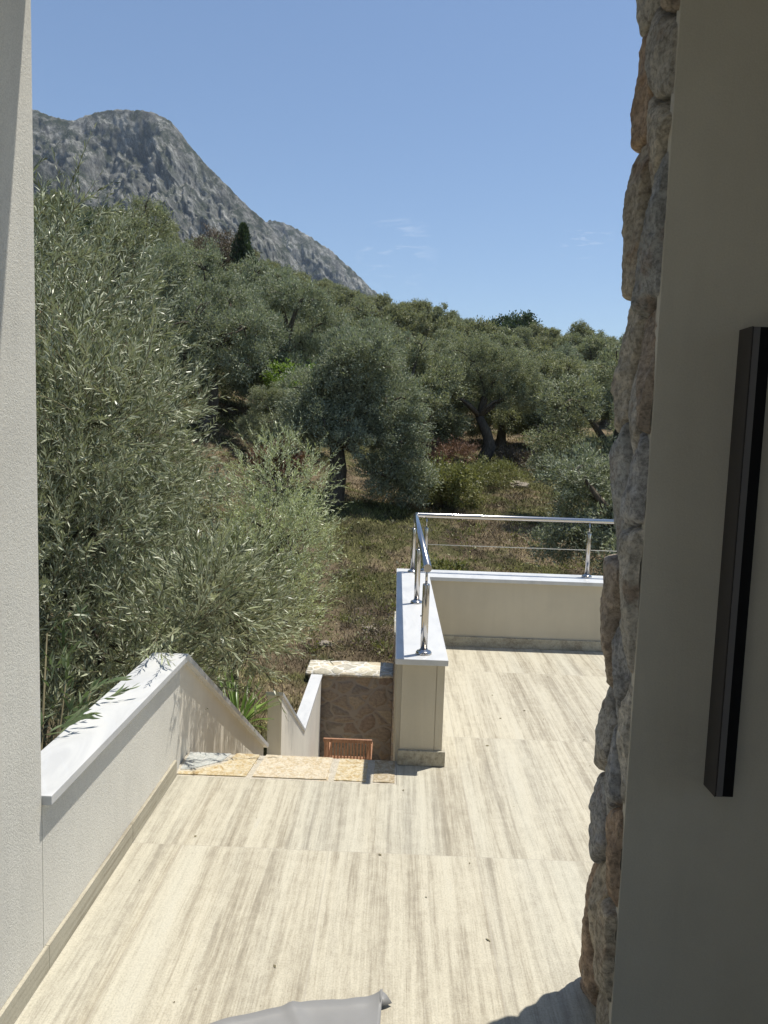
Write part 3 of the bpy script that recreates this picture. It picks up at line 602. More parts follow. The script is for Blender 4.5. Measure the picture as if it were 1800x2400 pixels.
# ------------------------------------------------------------------ grey sheet on the floor
def sheet():
    n, k = 70, 26; V = []
    top = [(-0.75, 1.80), (-0.428, 1.951), (-0.215, 2.03), (-0.10, 2.042), (0.02, 2.070)]
    tx = [p[0] for p in top]; ty = [p[1] for p in top]
    for j in range(k + 1):
        v = j / k
        for i in range(n + 1):
            u = i / n; xa = -0.75 + 0.76 * u
            yt = float(np.interp(xa, tx, ty)); yb = 1.45
            x = xa - 0.02 * v; y = yt + (yb - yt) * v
            z = 0.004 + 0.005 * max(0, noise.fractal(Vector((x * 6, y * 6, 2)), 0.8, 2, 3) + 0.4) + 0.011 * math.exp(-((x + 0.245 + (y - 2.0) * 0.55) / 0.022) ** 2) * (1 - v)
            z += 0.010 * math.exp(-v * 30)
            if u > 0.93:
                c = (u - 0.93) / 0.07; z += 0.022 * c * c * math.exp(-v * 9); x -= 0.0
            V.append((x, y, z))
    # curled tongue beyond the corner
    base = len(V); V += [(0.003, 2.068, 0.034), (0.040, 2.044, 0.010), (0.004, 2.024, 0.014), (0.023, 2.057, 0.026), (0.025, 2.034, 0.011)]
    F = []
    for j in range(k):
        for i in range(n):
            a = j * (n + 1) + i; F.append((a, a + n + 1, a + n + 2, a + 1))
    o = np_mesh('plastic_sheet', np.array(V), [np.array(F), np.array([(base, base + 2, base + 3), (base + 3, base + 2, base + 4), (base + 3, base + 4, base + 1)])], M_sheet, smooth=True)
    md = o.modifiers.new('thickness', 'SOLIDIFY'); md.thickness = 0.002
    tag(o, 'creased grey plastic sheet with a curled corner lying on the travertine floor', 'plastic sheet')
sheet()

# ------------------------------------------------------------------ wooden chair in the court
def chair():
    c = empty('garden_chair', (-0.55, 9.75, -3.35)); tag(c, 'brown slatted wooden chair in the sunken court, only its back showing', 'chair')
    x0, x1, yb, z = -0.86, -0.22, 9.72, -3.35
    for x in (x0 + 0.02, x1 - 0.02):
        MB().prism([(yb - 0.02 + 0.10, z), (yb + 0.03 + 0.10, z), (yb + 0.03, z + 0.92), (yb - 0.02, z + 0.92)], 'x', x - 0.018, x + 0.018, 0.003).build('leg', M_wood, c)
        MB().box(x - 0.018, x + 0.018, yb + 0.55, yb + 0.60, z, z + 0.62, 0.003).build('leg', M_wood, c)
        MB().box(x - 0.028, x + 0.028, yb + 0.04, yb + 0.62, z + 0.62, z + 0.65, 0.004).build('armrest', M_wood, c)
    MB().box(x0 - 0.01, x1 + 0.01, yb - 0.025, yb + 0.012, z + 0.895, z + 0.945, 0.006).build('top_rail', M_wood, c)
    b = MB(); 
    for k in range(13):
        x = x0 + 0.055 + k * (x1 - x0 - 0.11) / 12; b.prism([(yb + 0.055, z + 0.48), (yb + 0.067, z + 0.48), (yb + 0.010, z + 0.90), (yb - 0.002, z + 0.90)], 'x', x - 0.011, x + 0.011, 0.001)
    b.box(x0 + 0.02, x1 - 0.02, yb + 0.05, yb + 0.075, z + 0.44, z + 0.485, 0.002).build('backrest', M_wood, c)
    s = MB()
    for k in range(9): s.box(x0 + 0.03, x1 - 0.03, yb + 0.08 + k * 0.058, yb + 0.08 + k * 0.058 + 0.044, z + 0.42, z + 0.44, 0.002)
    s.build('seat', M_wood, c)
chair()

# ------------------------------------------------------------------ foliage builders
def unit(v): return v / (np.linalg.norm(v, axis=-1, keepdims=True) + 1e-9)
def in_lobes(rg, lobes, n, bias=0.45):
    """points in a union of ellipsoids, denser towards the skin; returns points and outward directions"""
    w = np.array([l[3] * l[4] * l[5] * (l[6] if len(l) > 6 else 1) for l in lobes]); k = rg.choice(len(lobes), n, p=w / w.sum())
    L = np.array([l[:6] for l in lobes])[k]; d = unit(rg.normal(size=(n, 3))); r = rg.random((n, 1)) ** bias
    return L[:, :3] + d * r * L[:, 3:6], unit(d / L[:, 3:6])
def leaves6(P, D, Nrm, ln, wd, curve):
    """lanceolate leaves: base P, direction D, face normal N, length, half width, bend"""
    n = len(P); Sd = unit(np.cross(D, Nrm)); Nn = unit(np.cross(Sd, D)); ln = ln[:, None]; wd = wd[:, None]; cu = curve[:, None]
    v = np.stack([P, P + D * ln * 0.32 + Sd * wd + Nn * cu * 0.10, P + D * ln * 0.32 - Sd * wd + Nn * cu * 0.10,
                  P + D * ln * 0.68 + Sd * wd * 0.8 + Nn * cu * 0.42, P + D * ln * 0.68 - Sd * wd * 0.8 + Nn * cu * 0.42, P + D * ln + Nn * cu], 1).reshape(-1, 3)
    b = np.arange(n)[:, None] * 6
    return v, [b + np.array([[0, 1, 2]]), b + np.array([[3, 5, 4]])], b + np.array([[1, 3, 4, 2]])
def sprigs(rg, base, D, L, K, ll, lw, droop=0.25, spread=0.75):
    """twigs with leaves in opposite pairs; returns leaf arrays and twig tubes"""
    n = len(base); up = np.array([0, 0, 1.0]); bend = unit(rg.normal(size=(n, 3))) * 0.35 + up * 0.25 * (rg.random((n, 1)) - droop * 2)
    t = (np.arange(K) + 0.5) / K; t = np.repeat(t[None], n, 0) + rg.uniform(-0.3, 0.3, (n, K)) / K
    Lc = L[:, None, None]
    Pt = base[:, None] + D[:, None] * Lc * t[..., None] + bend[:, None] * Lc * (t[..., None] ** 2)
    Dt = unit(D[:, None] + 2 * bend[:, None] * t[..., None])
    s1 = unit(np.cross(Dt, unit(rg.normal(size=(n, 1, 3))))); s2 = np.cross(Dt, s1)
    k = np.arange(K); ph = (k // 2 % 2) * (math.pi / 2) + (k % 2) * math.pi; ph = ph[None] + rg.normal(size=(n, K)) * 0.35
    side = s1 * np.cos(ph)[..., None] + s2 * np.sin(ph)[..., None]
    sp = (spread * (1.05 - 0.55 * t) + rg.normal(size=t.shape) * 0.14)[..., None]
    LD = unit(Dt + side * sp + rg.normal(size=Pt.shape) * 0.10)
    N = unit(np.cross(LD, np.cross(side, Dt)) + up * 0.6 + rg.normal(size=LD.shape) * 0.45)
    sz = (1 - 0.35 * np.abs(t - 0.45) * 2) * rg.uniform(0.7, 1.25, t.shape)
    m = n * K; f = lambda a: a.reshape(m, -1)
    v, tri, quad = leaves6(f(Pt), f(LD), f(N), (ll * sz).ravel(), (lw * sz).ravel(), (ll * rg.normal(size=t.shape) * 0.14).ravel())
    # twig: three-sided tube with 4 rings
    tt = np.array([0, 0.35, 0.7, 1.0]); C = base[:, None] + D[:, None] * Lc * tt[None, :, None] + bend[:, None] * Lc * (tt[None, :, None] ** 2)
    a = unit(np.cross(D, rg.normal(size=(n, 3)))); b = np.cross(D, a); r = (np.array([1, .8, .55, .2])[None, :, None] * 0.0016 * (L[:, None, None] / 0.25))
    ring = [C + r * (a[:, None] * math.cos(q) + b[:, None] * math.sin(q)) for q in (0, 2.094, 4.189)]
    TV = np.stack(ring, 2).reshape(-1, 3); bi = np.arange(n)[:, None, None] * 12 + np.arange(3)[None, :, None] * 3
    q = np.array([[0, 1, 4, 3], [1, 2, 5, 4], [2, 0, 3, 5]]); TF = (bi[..., None] * 0 + bi[:, :, :, None] + q[None, None]).reshape(-1, 4)
    return v, tri, quad, TV, TF
def branch_net(rg, mb, root, targets, r0, r1=0.006, n=7, wig=0.12):
    for T in targets:
        a = Vector(root); b = Vector(T); pts = []; rad = []
        off = Vector(rg.normal(size=3)) * wig * (b - a).length
        for i in range(7):
            t = i / 6; p = a.lerp(b, t) + off * math.sin(math.pi * t) + Vector(rg.normal(size=3)) * 0.015 * (b - a).length * (0 < i < 6)
            p.z += 0.10 * (b - a).length * math.sin(math.pi * t); pts.append(p); rad.append(r0 * (1 - t) ** 1.1 + r1)
        mb.tube(pts, rad, n)
def near_olive(name, label, trunk, lobes, nspr, K, ll, lw, L, matl, seed, group=None, updir=0.7, trunk_r=0.14, ntw=60, mat_tw=None):
    rg = np.random.default_rng(seed)
    o = tag(empty(name, trunk[0]), label, 'olive tree', group)
    mb = MB(); mb.tube(trunk, [trunk_r * (1.15 - 0.5 * i / (len(trunk) - 1)) for i in range(len(trunk))], 12)
    tg = [l[:3] for l in lobes if l[1] > 4.5]; branch_net(rg, mb, trunk[-1], tg, trunk_r * 0.30, 0.008)
    for l in lobes:
        if l[1] < 4.5: continue
        P, _ = in_lobes(rg, [l], max(6, ntw // len(lobes)), 0.5); branch_net(rg, mb, l[:3], P, 0.016, 0.0025, 5, 0.15)
    mb.build('trunk', M_bark, o)
    base, out = in_lobes(rg, lobes, nspr, 0.34)
    D = unit(out * 0.75 + np.array([0, 0, updir]) + rg.normal(size=out.shape) * 0.45)
    LL = rg.uniform(0.6, 1.3, nspr) * L
    v, tri, quad, TV, TF = sprigs(rg, base, D, LL, K, ll, lw)
    F = [np.concatenate(tri), np.concatenate([quad, TF + len(v)])]
    nt_, nq = len(F[0]), len(quad)
    mi = np.concatenate([np.zeros(nt_), np.zeros(nq), np.ones(len(TF))])
    np_mesh('crown', np.concatenate([v, TV]), F, [matl, M_twig], o, mi=mi)
    return o
def crown_cards(rg, lobes, nclump, per, cr, ll, lw, updir=0.4):
    """leafy crown for trees farther off: clumps of small leaves inside the lobes"""
    c, out = in_lobes(rg, lobes, nclump, 0.36); n = nclump * per
    C = np.repeat(c, per, 0); O = np.repeat(out, per, 0)
    rad = np.repeat(rg.uniform(0.6, 1.35, nclump), per)[:, None] * cr
    P = C + rg.normal(size=(n, 3)) * rad * np.array([0.6, 0.6, 0.5])
    D = unit(O * 0.7 + np.array([0, 0, updir]) + rg.normal(size=(n, 3)) * 0.6)
    Sd = unit(np.cross(D, unit(O * 0.6 + np.array([0, 0, 0.7]) + rg.normal(size=(n, 3)) * 0.6)))
    l = (ll * rg.uniform(0.6, 1.3, n))[:, None]; w = (lw * rg.uniform(0.7, 1.2, n))[:, None]
    v = np.stack([P, P + D * l * 0.5 + Sd * w, P + D * l, P + D * l * 0.5 - Sd * w], 1).reshape(-1, 3)
    return v, np.arange(n * 4).reshape(-1, 4)
def tree_variant(seed, kind, mat, lobes_in=None, trunk_in=None, nmul=1.0):
    """returns (crown mesh, trunk mesh) for an olive about 1 unit = its real size, base at the origin"""
    rg = np.random.default_rng(seed); H = 5.0; lean = rg.uniform(-0.4, 0.4, 2)
    lobes = []
    nl = 18
    for i in range(nl):
        a = 2.4 * i + rg.uniform(-0.4, 0.4); rr = rg.uniform(0.5, 1.75) if i else 0.0
        z = (rg.uniform(1.1, 3.9) if rr < 1.2 else rg.uniform(1.0, 3.2)) if i else 4.0
        lobes.append((lean[0] + rr * math.cos(a), lean[1] + rr * math.sin(a), z, rg.uniform(0.5, 0.95), rg.uniform(0.5, 0.95), rg.uniform(0.45, 0.85)))
    if lobes_in: lobes = lobes_in
    spec = {'near': (820, 120, 0.17, 0.085, 0.014), 'mid': (480, 100, 0.20, 0.12, 0.022), 'far': (260, 80, 0.26, 0.19, 0.040)}[kind]
    spec = (int(spec[0] * nmul),) + spec[1:]
    v, F = crown_cards(rg, lobes, *spec)
    def raw(name, V, F, m):
        o = np_mesh(name, V, [F], m); me = o.data; bpy.data.objects.remove(o); return me
    cm = raw('olive_crown', v, F, mat)
    mb = MB(); tw = rg.uniform(-0.25, 0.25, 2)
    top = (lean[0] * 0.5 + tw[0], lean[1] * 0.5 + tw[1], 1.5)
    if trunk_in: top = trunk_in[-1]; mb.tube(trunk_in, [0.38 - 0.2 * i / (len(trunk_in) - 1) for i in range(len(trunk_in))], 9)
    else: mb.tube([(0, 0, -0.5), (tw[0] * 0.3, 0, 0.15), (tw[0] * -0.4, tw[1] * 0.6, 0.8), top], [0.36, 0.28, 0.21, 0.18], 9)
    branch_net(rg, mb, top, [l[:3] for l in lobes], 0.11, 0.02, 6)
    if kind != 'far':
        for l in lobes: 
            P, _ = in_lobes(rg, [l], 4, 0.5); branch_net(rg, mb, l[:3], P, 0.03, 0.008, 4)
    to = mb.build('olive_trunk', M_bark); tm = to.data; bpy.data.objects.remove(to)
    return cm, tm
def place_tree(var, x, y, s, rz, label, group=None, cat='olive tree', name='olive_tree', sz=1.0, z=None):
    zz = float(ground_z(x, y)) if z is None else z
    o = tag(empty(name, (x, y, zz)), label, cat, group); o.rotation_euler = (0, 0, rz); o.scale = (s, s, s * sz)
    link(bpy.data.objects.new('crown', var[0]), o); link(bpy.data.objects.new('trunk', var[1]), o)
    return o

# ------------------------------------------------------------------ near olives and shrubs beside the stairs
LA = [(-2.95, 5.6, 2.35, 1.15, 1.2, 1.05), (-2.5, 5.5, 1.75, 0.95, 1.1, 0.95), (-2.25, 5.3, 0.95, 0.80, 1.0, 0.95), (-1.95, 4.9, 0.2, 0.70, 0.9, 0.80),
      (-2.9, 4.6, 0.5, 1.2, 1.2, 1.5), (-1.98, 5.8, 1.5, 0.42, 0.6, 0.7), (-1.50, 4.25, 0.35, 0.36, 0.55, 0.32), (-2.1, 3.7, -0.2, 0.7, 0.75, 0.65, 0.8), (-1.95, 4.45, 1.75, 0.55, 0.6, 0.6, 1.5), (-1.85, 4.2, 1.05, 0.5, 0.5, 0.5, 1.2), (-2.9, 6.4, 1.2, 1.0, 1.0, 1.4),
      (-1.12, 3.72, 0.68, 0.14, 0.14, 0.05, 22), (-1.00, 4.0, 0.78, 0.13, 0.28, 0.12, 34), (-0.99, 4.5, 0.52, 0.13, 0.36, 0.14, 34), (-0.99, 5.1, 0.20, 0.12, 0.36, 0.14, 24)]
near_olive('olive_tree', 'large silvery olive tree crowding the left side, closest to the parapet wall', [(-2.7, 5.3, -1.7), (-2.75, 5.35, -0.9), (-2.6, 5.3, -0.2), (-2.65, 5.35, 0.4)],
           LA, 7600, 26, 0.068, 0.0047, 0.36, M_leafA, 21, ntw=150)
LB = [(-1.42, 8.8, 1.0, 0.62, 0.6, 0.62), (-1.30, 8.5, 0.45, 0.62, 0.7, 0.5), (-1.55, 8.2, 0.05, 0.85, 0.8, 0.6), (-1.35, 7.9, -0.28, 0.62, 0.7, 0.34), (-2.2, 7.8, -0.25, 0.6, 0.8, 0.55), (-2.2, 7.2, -0.6, 0.7, 0.8, 0.5)]
near_olive('olive_tree', 'slender young olive with yellow-green leaves, leaning over the stairs right of the large one', [(-1.9, 8.6, -1.9), (-1.85, 8.6, -1.2), (-1.7, 8.6, -0.5), (-1.6, 8.6, 0.1)],
           LB, 2900, 20, 0.058, 0.0043, 0.30, M_leafB, 33, trunk_r=0.05, ntw=80)
def leafy_shrub(name, label, cat, root, bases, dirs, L, K, ll, lw, mat, seed, spread=0.6):
    rg = np.random.default_rng(seed); o = tag(empty(name, root), label, cat)
    v, tri, quad, TV, TF = sprigs(rg, bases, dirs, L, K, ll, lw, 0.2, spread)
    F = [np.concatenate(tri), np.concatenate([quad, TF + len(v)])]; mi = np.concatenate([np.zeros(len(F[0]) + len(quad)), np.ones(len(TF))])
    np_mesh('foliage', np.concatenate([v, TV]), F, [mat, M_twig], o, mi=mi)
    mb = MB(); rt = Vector(root)
    for b in bases[::3]: mb.tube([rt, rt.lerp(Vector(b), 0.5) + Vector((0.03, 0, 0.03)), Vector(b)], [0.010, 0.007, 0.003], 5)
    mb.build('stems', M_twig, o); return o
rg = np.random.default_rng(5)
nb = 34; bs = np.stack([rg.uniform(-1.75, -1.22, nb), rg.uniform(2.45, 3.3, nb), rg.uniform(0.0, 0.62, nb)], -1)
bs[:9] = [(-1.21, 2.62, 0.60), (-1.23, 2.75, 0.58), (-1.20, 2.88, 0.57), (-1.24, 2.98, 0.58), (-1.22, 2.52, 0.58), (-1.45, 3.25, 0.60), (-1.62, 3.4, 0.70), (-1.42, 3.10, 0.66), (-1.30, 2.72, 0.66)]
dr = unit(np.stack([rg.uniform(-0.1, 0.6, nb), rg.uniform(-0.2, 0.5, nb), rg.uniform(0.4, 1.0, nb)], -1))
dr[:5] = unit(np.array([(0.8, 0.1, 0.35), (0.7, -0.2, 0.5), (0.9, 0.2, 0.25), (0.5, 0.5, 0.5), (0.8, 0.3, 0.4)])); leafy_shrub('shrub', 'long-leaved green shrub spilling over the outer edge of the marble coping', 'shrub', (-1.55, 2.95, -0.6), bs, dr, rg.uniform(0.12, 0.2, nb), 10, 0.075, 0.0072, M_oleander, 6)
def spiky(root, n, ln, seed, label):
    rg = np.random.default_rng(seed); o = tag(empty('spiky_plant', root), label, 'plant'); V = []; F = []
    for i in range(n):
        a = rg.uniform(0, 2 * math.pi); el = rg.uniform(0.35, 1.4); d = Vector((math.cos(a) * math.cos(el), math.sin(a) * math.cos(el), math.sin(el))); sd = d.cross(Vector((0, 0, 1))).normalized()
        l = ln * rg.uniform(0.7, 1.15); b0 = len(V); m = 8
        for k in range(m):
            t = k / (m - 1); p = Vector(root) + d * l * t + Vector((0, 0, -1)) * l * 0.45 * t * t * math.cos(el); w = 0.016 * (1 - t ** 2) * (0.5 + t) + 0.001
            V += [tuple(p - sd * w + Vector((0, 0, 0.004))), tuple(p), tuple(p + sd * w + Vector((0, 0, 0.004)))]
            if k: q = b0 + k * 3; F += [(q - 3, q - 2, q + 1, q), (q - 2, q - 1, q + 2, q + 1)]
    np_mesh('leaves', np.array(V), [np.array(F)], M_yucca, o, smooth=True)
    MB().tube([(root[0], root[1], root[2] - 0.25), root], [0.05, 0.03], 8).build('stem', M_twig, o)
spiky((-1.42, 6.75, -1.12), 46, 0.62, 4, 'bright green spiky plant behind the sloping stair coping')

# ------------------------------------------------------------------ the olives of the slope
VN = [tree_variant(100 + i, 'near', [M_leafG, M_leafM][i % 2]) for i in range(4)]
VM = [tree_variant(200 + i, 'mid', [M_leafM, M_leafG, M_leafF][i % 3]) for i in range(5)]
VF = [tree_variant(300 + i, 'far', [M_leafF, M_leafM][i % 2]) for i in range(5)]
VMead = tree_variant(501, 'near', M_leafG, [(0.35, -.9, 1.75, .7, .5, .5), (-1.0, -.3, 1.9, .65, .6, .6), (-.9, .2, 2.2, .6, .6, .5), (2.1, 0, 2.2, .6, .6, .6), (0.1, 0, 4.2, .6, .6, .5), (-.65, 0, 2.9, .95, 1.1, .9), (.5, 0, 3.6, 1.1, 1.1, .95), (1.4, .2, 2.7, 1.05, 1, 1.0), (1.7, .1, 1.5, .75, .8, .9), (.3, .5, 2.5, 1.2, 1.2, 1), (-.3, -.5, 2.3, .9, .7, .7), (.9, -.3, 3.9, .8, .8, .75), (1.25, 0, .85, .65, .6, .55)],
                     [(-0.05, 0, -.5), (0, 0, .2), (.12, 0, .9), (.05, 0, 1.7)], 1.15)
VLean = tree_variant(502, 'near', M_leafM, [(.9, -.3, 2.9, .8, .7, .5), (-1.0, .5, 2.5, .8, .7, .5), (-2.7, 0, 3.0, .8, .8, .6), (2.3, .2, 3.1, .8, .8, .8), (-2.0, 0, 3.7, 1.4, 1.2, 1.1), (-.6, 0, 4.4, 1.4, 1.3, 1.2), (1.0, 0, 4.1, 1.4, 1.3, 1.1), (-1.5, 0, 2.9, 1, .9, .6), (1.6, 0, 3.0, 1, 1, .7), (.2, .5, 3.5, 1.3, 1.2, .8)],
                     [(-0.1, 0, -.5), (0, 0, .1), (.30, 0, .8), (.12, 0, 1.4), (-.25, 0, 2.1)], 1.0)
named = [ # variant, x, y, scale, rotation, zscale, label
    (VMead, -1.75, 20.6, 1.0, 0.0, 1.0, 'olive tree in the middle of the meadow, trunk in its own dark shade'),
    (VLean, 3.75, 33.0, 1.0, 0.0, 1.0, 'olive tree with a bare leaning black trunk at the top of the grassy path'),
    (VN[2], 4.75, 14.3, 1.02, 2.0, 0.98, 'blue-grey olive tree just behind the railing, beside the stone pillar'),
    (VN[3], 6.3, 21.0, 1.12, 4.1, 1.0, 'full olive tree right of the path, behind the one at the railing'),
    (VN[1], 9.6, 26.5, 1.0, 5.0, 1.0, 'olive tree partly hidden by the stone pillar, upslope of the railing'),
    (VN[0], -6.4, 25.0, 1.15, 2.2, 1.15, 'tall dark olive tree left of the meadow, behind the large near olive'),
    (VN[2], -4.6, 29.5, 1.15, 0.7, 1.1, 'olive tree behind the bright green bush on the left slope'),
    (VN[3], -9.5, 29.0, 1.3, 5.2, 1.1, 'tallest olive on the left slope, below the dark evergreen'),
    (VN[1], -3.7, 23.6, 0.62, 3.0, 0.9, 'low rounded olive in the shade left of the meadow'),
    (VM[0], 0.6, 31.5, 1.05, 0.0, 1.0, 'olive tree rising behind the middle meadow olive'),
    (VM[1], -1.6, 35.0, 1.1, 1.2, 1.0, 'olive tree upslope behind the middle meadow olive, left side'),
    (VM[2], 7.6, 37.5, 1.05, 2.6, 1.0, 'olive tree behind the bare leaning trunk, right side'),
    (VM[3], 2.2, 39.5, 1.05, 3.9, 1.0, 'olive tree behind the bare leaning trunk, left side'),
    (VM[4], -7.2, 36.0, 1.2, 4.4, 1.1, 'broad olive high on the left slope behind the bush'),
    (VM[2], 5.2, 38.0, 1.0, 5.1, 1.0, 'dense olive filling the gap right behind the bare leaning trunk'),
    (VM[4], 0.3, 35.2, 0.9, 0.4, 0.9, 'low olive between the middle meadow olive and the leaning trunk'),
    (VM[0], 11.3, 33.5, 1.1, 5.5, 1.0, 'olive tree upslope at the right beside the pillar'),
]
for v, x, y, s, rz, sz, lab in named: place_tree(v, x, y, s, rz, lab, 'olive trees of the near slope', sz=sz)
pts = [(x, y) for _, x, y, *_ in named]
rg = np.random.default_rng(77); count = 0
for ring in range(9000):
    y = 36 + (150 - 36) * rg.random() ** 0.8; u = rg.uniform(-0.53, 0.335); x = u * y
    if y < 42 and -3 < x < 7: continue
    sp = 3.4 + y * 0.026
    if any((x - a) ** 2 + (y - b) ** 2 < sp * sp for a, b in pts): continue
    pts.append((x, y)); count += 1
    v = VM[count % 5] if y < 60 else VF[count % 5]
    place_tree(v, x, y, rg.uniform(0.85, 1.2), rg.uniform(0, 6.28), 'olive tree in the dense grove covering the hillside behind', 'olive trees of the hillside grove', sz=rg.uniform(0.9, 1.15))
    if count >= 255: break
print('grove trees', count)
# trees of other kinds
def conifer(x, y, h, r, label, seed, name='cypress_tree', cat='cypress', n=5000):
    rg = np.random.default_rng(seed); z0 = float(ground_z(x, y)); o = tag(empty(name, (x, y, z0)), label, cat)
    t = rg.random(n) ** 0.8; a = rg.uniform(0, 6.28, n); lump = 1 + 0.4 * np.sin(a * 3 + t * 14) + 0.15 * np.sin(a * 5 - t * 31)
    rr = r * (1 - t) ** 0.6 * (0.35 + 0.65 * np.minimum(1, t * 5)) * rg.random(n) ** 0.35 * lump
    P = np.stack([x + rr * np.cos(a), y + rr * np.sin(a), z0 + 0.1 * h + 0.9 * h * t], -1)
    D = unit(np.stack([np.cos(a) * 0.5, np.sin(a) * 0.5, np.full(n, 0.8)], -1) + rg.normal(size=(n, 3)) * 0.3); Sd = unit(np.cross(D, rg.normal(size=(n, 3)))); l = 0.35
    v = np.stack([P, P + D * l * .5 + Sd * .07, P + D * l, P + D * l * .5 - Sd * .07], 1).reshape(-1, 3)
    np_mesh('crown', v, [np.arange(n * 4).reshape(-1, 4)], M_leafD, o)
    MB().tube([(x, y, z0 - 0.3), (x, y, z0 + h * 0.6)], [0.2, 0.05], 7).build('trunk', M_bark, o)
def bushy(x, y, z, rad, label, seed, mat, name, cat, ncl=160, per=90, cr=0.3, ll=0.14, lw=0.04, trunk=True, nl=6, flat=0.8, zoff=0.55, ztop=None):
    rg = np.random.default_rng(seed); z0 = float(ground_z(x, y)) if z is None else z; o = tag(empty(name, (x, y, z0)), label, cat)
    zc = z0 + rad[2] * zoff + (1.2 if trunk else 0) if ztop is None else ztop - rad[2] * 1.05
    lobes = [(x + rad[0] * 0.5 * math.cos(k * 1.05) * (k > 0), y + rad[1] * 0.5 * math.sin(k * 1.05) * (k > 0), zc + rg.uniform(-.2, .25) * rad[2], rad[0] * rg.uniform(.45, .65), rad[1] * rg.uniform(.45, .65), rad[2] * rg.uniform(.5, .75) * flat) for k in range(nl)]
    v, F = crown_cards(rg, lobes, ncl, per, cr, ll, lw); np_mesh('crown' if trunk else 'foliage', v, [F], mat, o)
    if trunk:
        mb = MB(); mb.tube([(x, y, z0 - 0.4), (x + .1, y, z0 + 0.6), (x, y, zc - rad[2] * .3)], [0.25, 0.18, 0.12], 8); branch_net(rg, mb, (x, y, zc - rad[2] * .3), [l[:3] for l in lobes], .07, .015, 5); mb.build('trunk', M_bark, o)
    return o
conifer(-15.9, 75, 21.9 - float(ground_z(-15.9, 75)), 1.5, 'narrow dark cypress standing above the olives below the cliffs', 1)
conifer(27.4, 119, 5.2, 1.7, 'small dark conifer breaking the skyline at the right', 2)
conifer(25.8, 100, 4.6, 1.2, 'dark conifer tip just beside the stone pillar on the skyline', 3)
bushy(-17.9, 76, None, (3.4, 2.4, 3.4), 'thin reddish-brown half-bare tree beside the cypress', 4, M_dry, 'bare_tree', 'tree', 130, 50, 0.5, 0.28, 0.035, ztop=22.9)
bushy(-15.4, 40.0, None, (3.3, 2.6, 3.0), 'dark evergreen tree above the large near olive', 5, M_leafD, 'evergreen_tree', 'tree', 300, 90, ztop=14.2)
bushy(17.2, 118, None, (5.0, 4.0, 4.4), 'rounded dark green tree rising over the skyline right of centre', 6, M_leafD, 'round_tree', 'tree', 220, 70, 0.6, 0.35, 0.12)
bushy(-3.35, 27.0, None, (1.6, 1.1, 1.6), 'bright yellow-green bush in a gap between the olives', 7, M_leafBright, 'bush', 'bush', 150, 100, 0.2, 0.10, 0.03, False, ztop=4.75)
bushy(-3.4, 21.8, None, (1.0, 0.8, 1.0), 'rust-red dry fern patch at the foot of the bushes', 8, M_rust, 'dry_fern', 'fern', 60, 80, 0.2, 0.13, 0.02, False)
bushy(1.6, 30.0, None, (2.2, 1.2, 0.7), 'rust-brown dead bracken left of the leaning trunk', 9, M_rust, 'dry_fern', 'fern', 110, 80, 0.2, 0.14, 0.015, False)
bushy(5.3, 32.5, None, (1.1, 0.9, 0.6), 'brown dead brambles right of the leaning trunk', 10, M_dry, 'dry_bramble', 'bramble', 60, 80, 0.2, 0.14, 0.015, False)
bushy(1.5, 22.5, None, (1.5, 1.1, 1.1), 'tall dark green weeds on the bank behind the railing corner', 11, M_bramble, 'bramble', 'bramble', 130, 90, 0.2, 0.11, 0.02, False)
bushy(0.2, 21.4, None, (1.0, 0.9, 1.5), 'low hanging grey-green shrub at the right foot of the meadow olive', 12, M_leafG, 'shrub', 'shrub', 110, 100, 0.2, 0.09, 0.016, False)
bushy(1.05, 15.2, None, (0.9, 0.6, 0.55), 'leafy green bramble just above the parapet coping, behind the railing', 13, M_bramble, 'bramble', 'bramble', 70, 80, 0.15, 0.085, 0.022, False)
bushy(3.3, 26.2, None, (1.6, 1.0, 0.8), 'pale weeds on the path bank below the leaning trunk', 14, M_bramble, 'weeds', 'weeds', 90, 80, 0.18, 0.11, 0.012, False)
bushy(-5.4, 16.5, None, (2.2, 1.6, 1.5), 'dark shrubbery behind the young olive', 15, M_leafM, 'shrub', 'shrub', 180, 90, 0.25, 0.10, 0.02, False)
bushy(-6.0, 11.0, None, (2.2, 1.8, 2.4), 'dense shrub behind the large near olive', 16, M_leafM, 'shrub', 'shrub', 220, 100, 0.25, 0.09, 0.016, False)

# ------------------------------------------------------------------ grass, stones, twig
def low_weeds(name, label, mat, n, seed, up, ll, lw, yr=(12.2, 34)):
    rg = np.random.default_rng(seed); y = yr[0] + (yr[1] - yr[0]) * rg.random(n) ** 1.3; x = rg.uniform(-0.30, 0.34, n) * y
    per = 55; r = rg.uniform(0.05, 0.22, n) * (0.7 + y / 40); z = ground_z(x, y); m = n * per
    C = np.repeat(np.stack([x, y, z], -1), per, 0); R = np.repeat(r, per)[:, None]
    q = rg.normal(size=(m, 3)) * R * np.array([0.7, 0.7, 0.45]); q[:, 2] = np.abs(q[:, 2]); P = C + q
    D = unit(q / R * 0.6 + np.array([0, 0, up]) + rg.normal(size=(m, 3)) * 0.5); Sd = unit(np.cross(D, rg.normal(size=(m, 3))))
    l = (ll * rg.uniform(0.5, 1.4, m))[:, None]; w = (lw * rg.uniform(0.6, 1.3, m))[:, None]
    v = np.stack([P, P + D * l * 0.5 + Sd * w, P + D * l, P + D * l * 0.5 - Sd * w], 1).reshape(-1, 3)
    tag(np_mesh(name, v, [np.arange(m * 4).reshape(-1, 4)], mat), label, 'weeds', kind='stuff')
low_weeds('green_weeds', 'low leafy green weeds scattered through the meadow', M_bramble, 200, 51, 0.5, 0.075, 0.016)
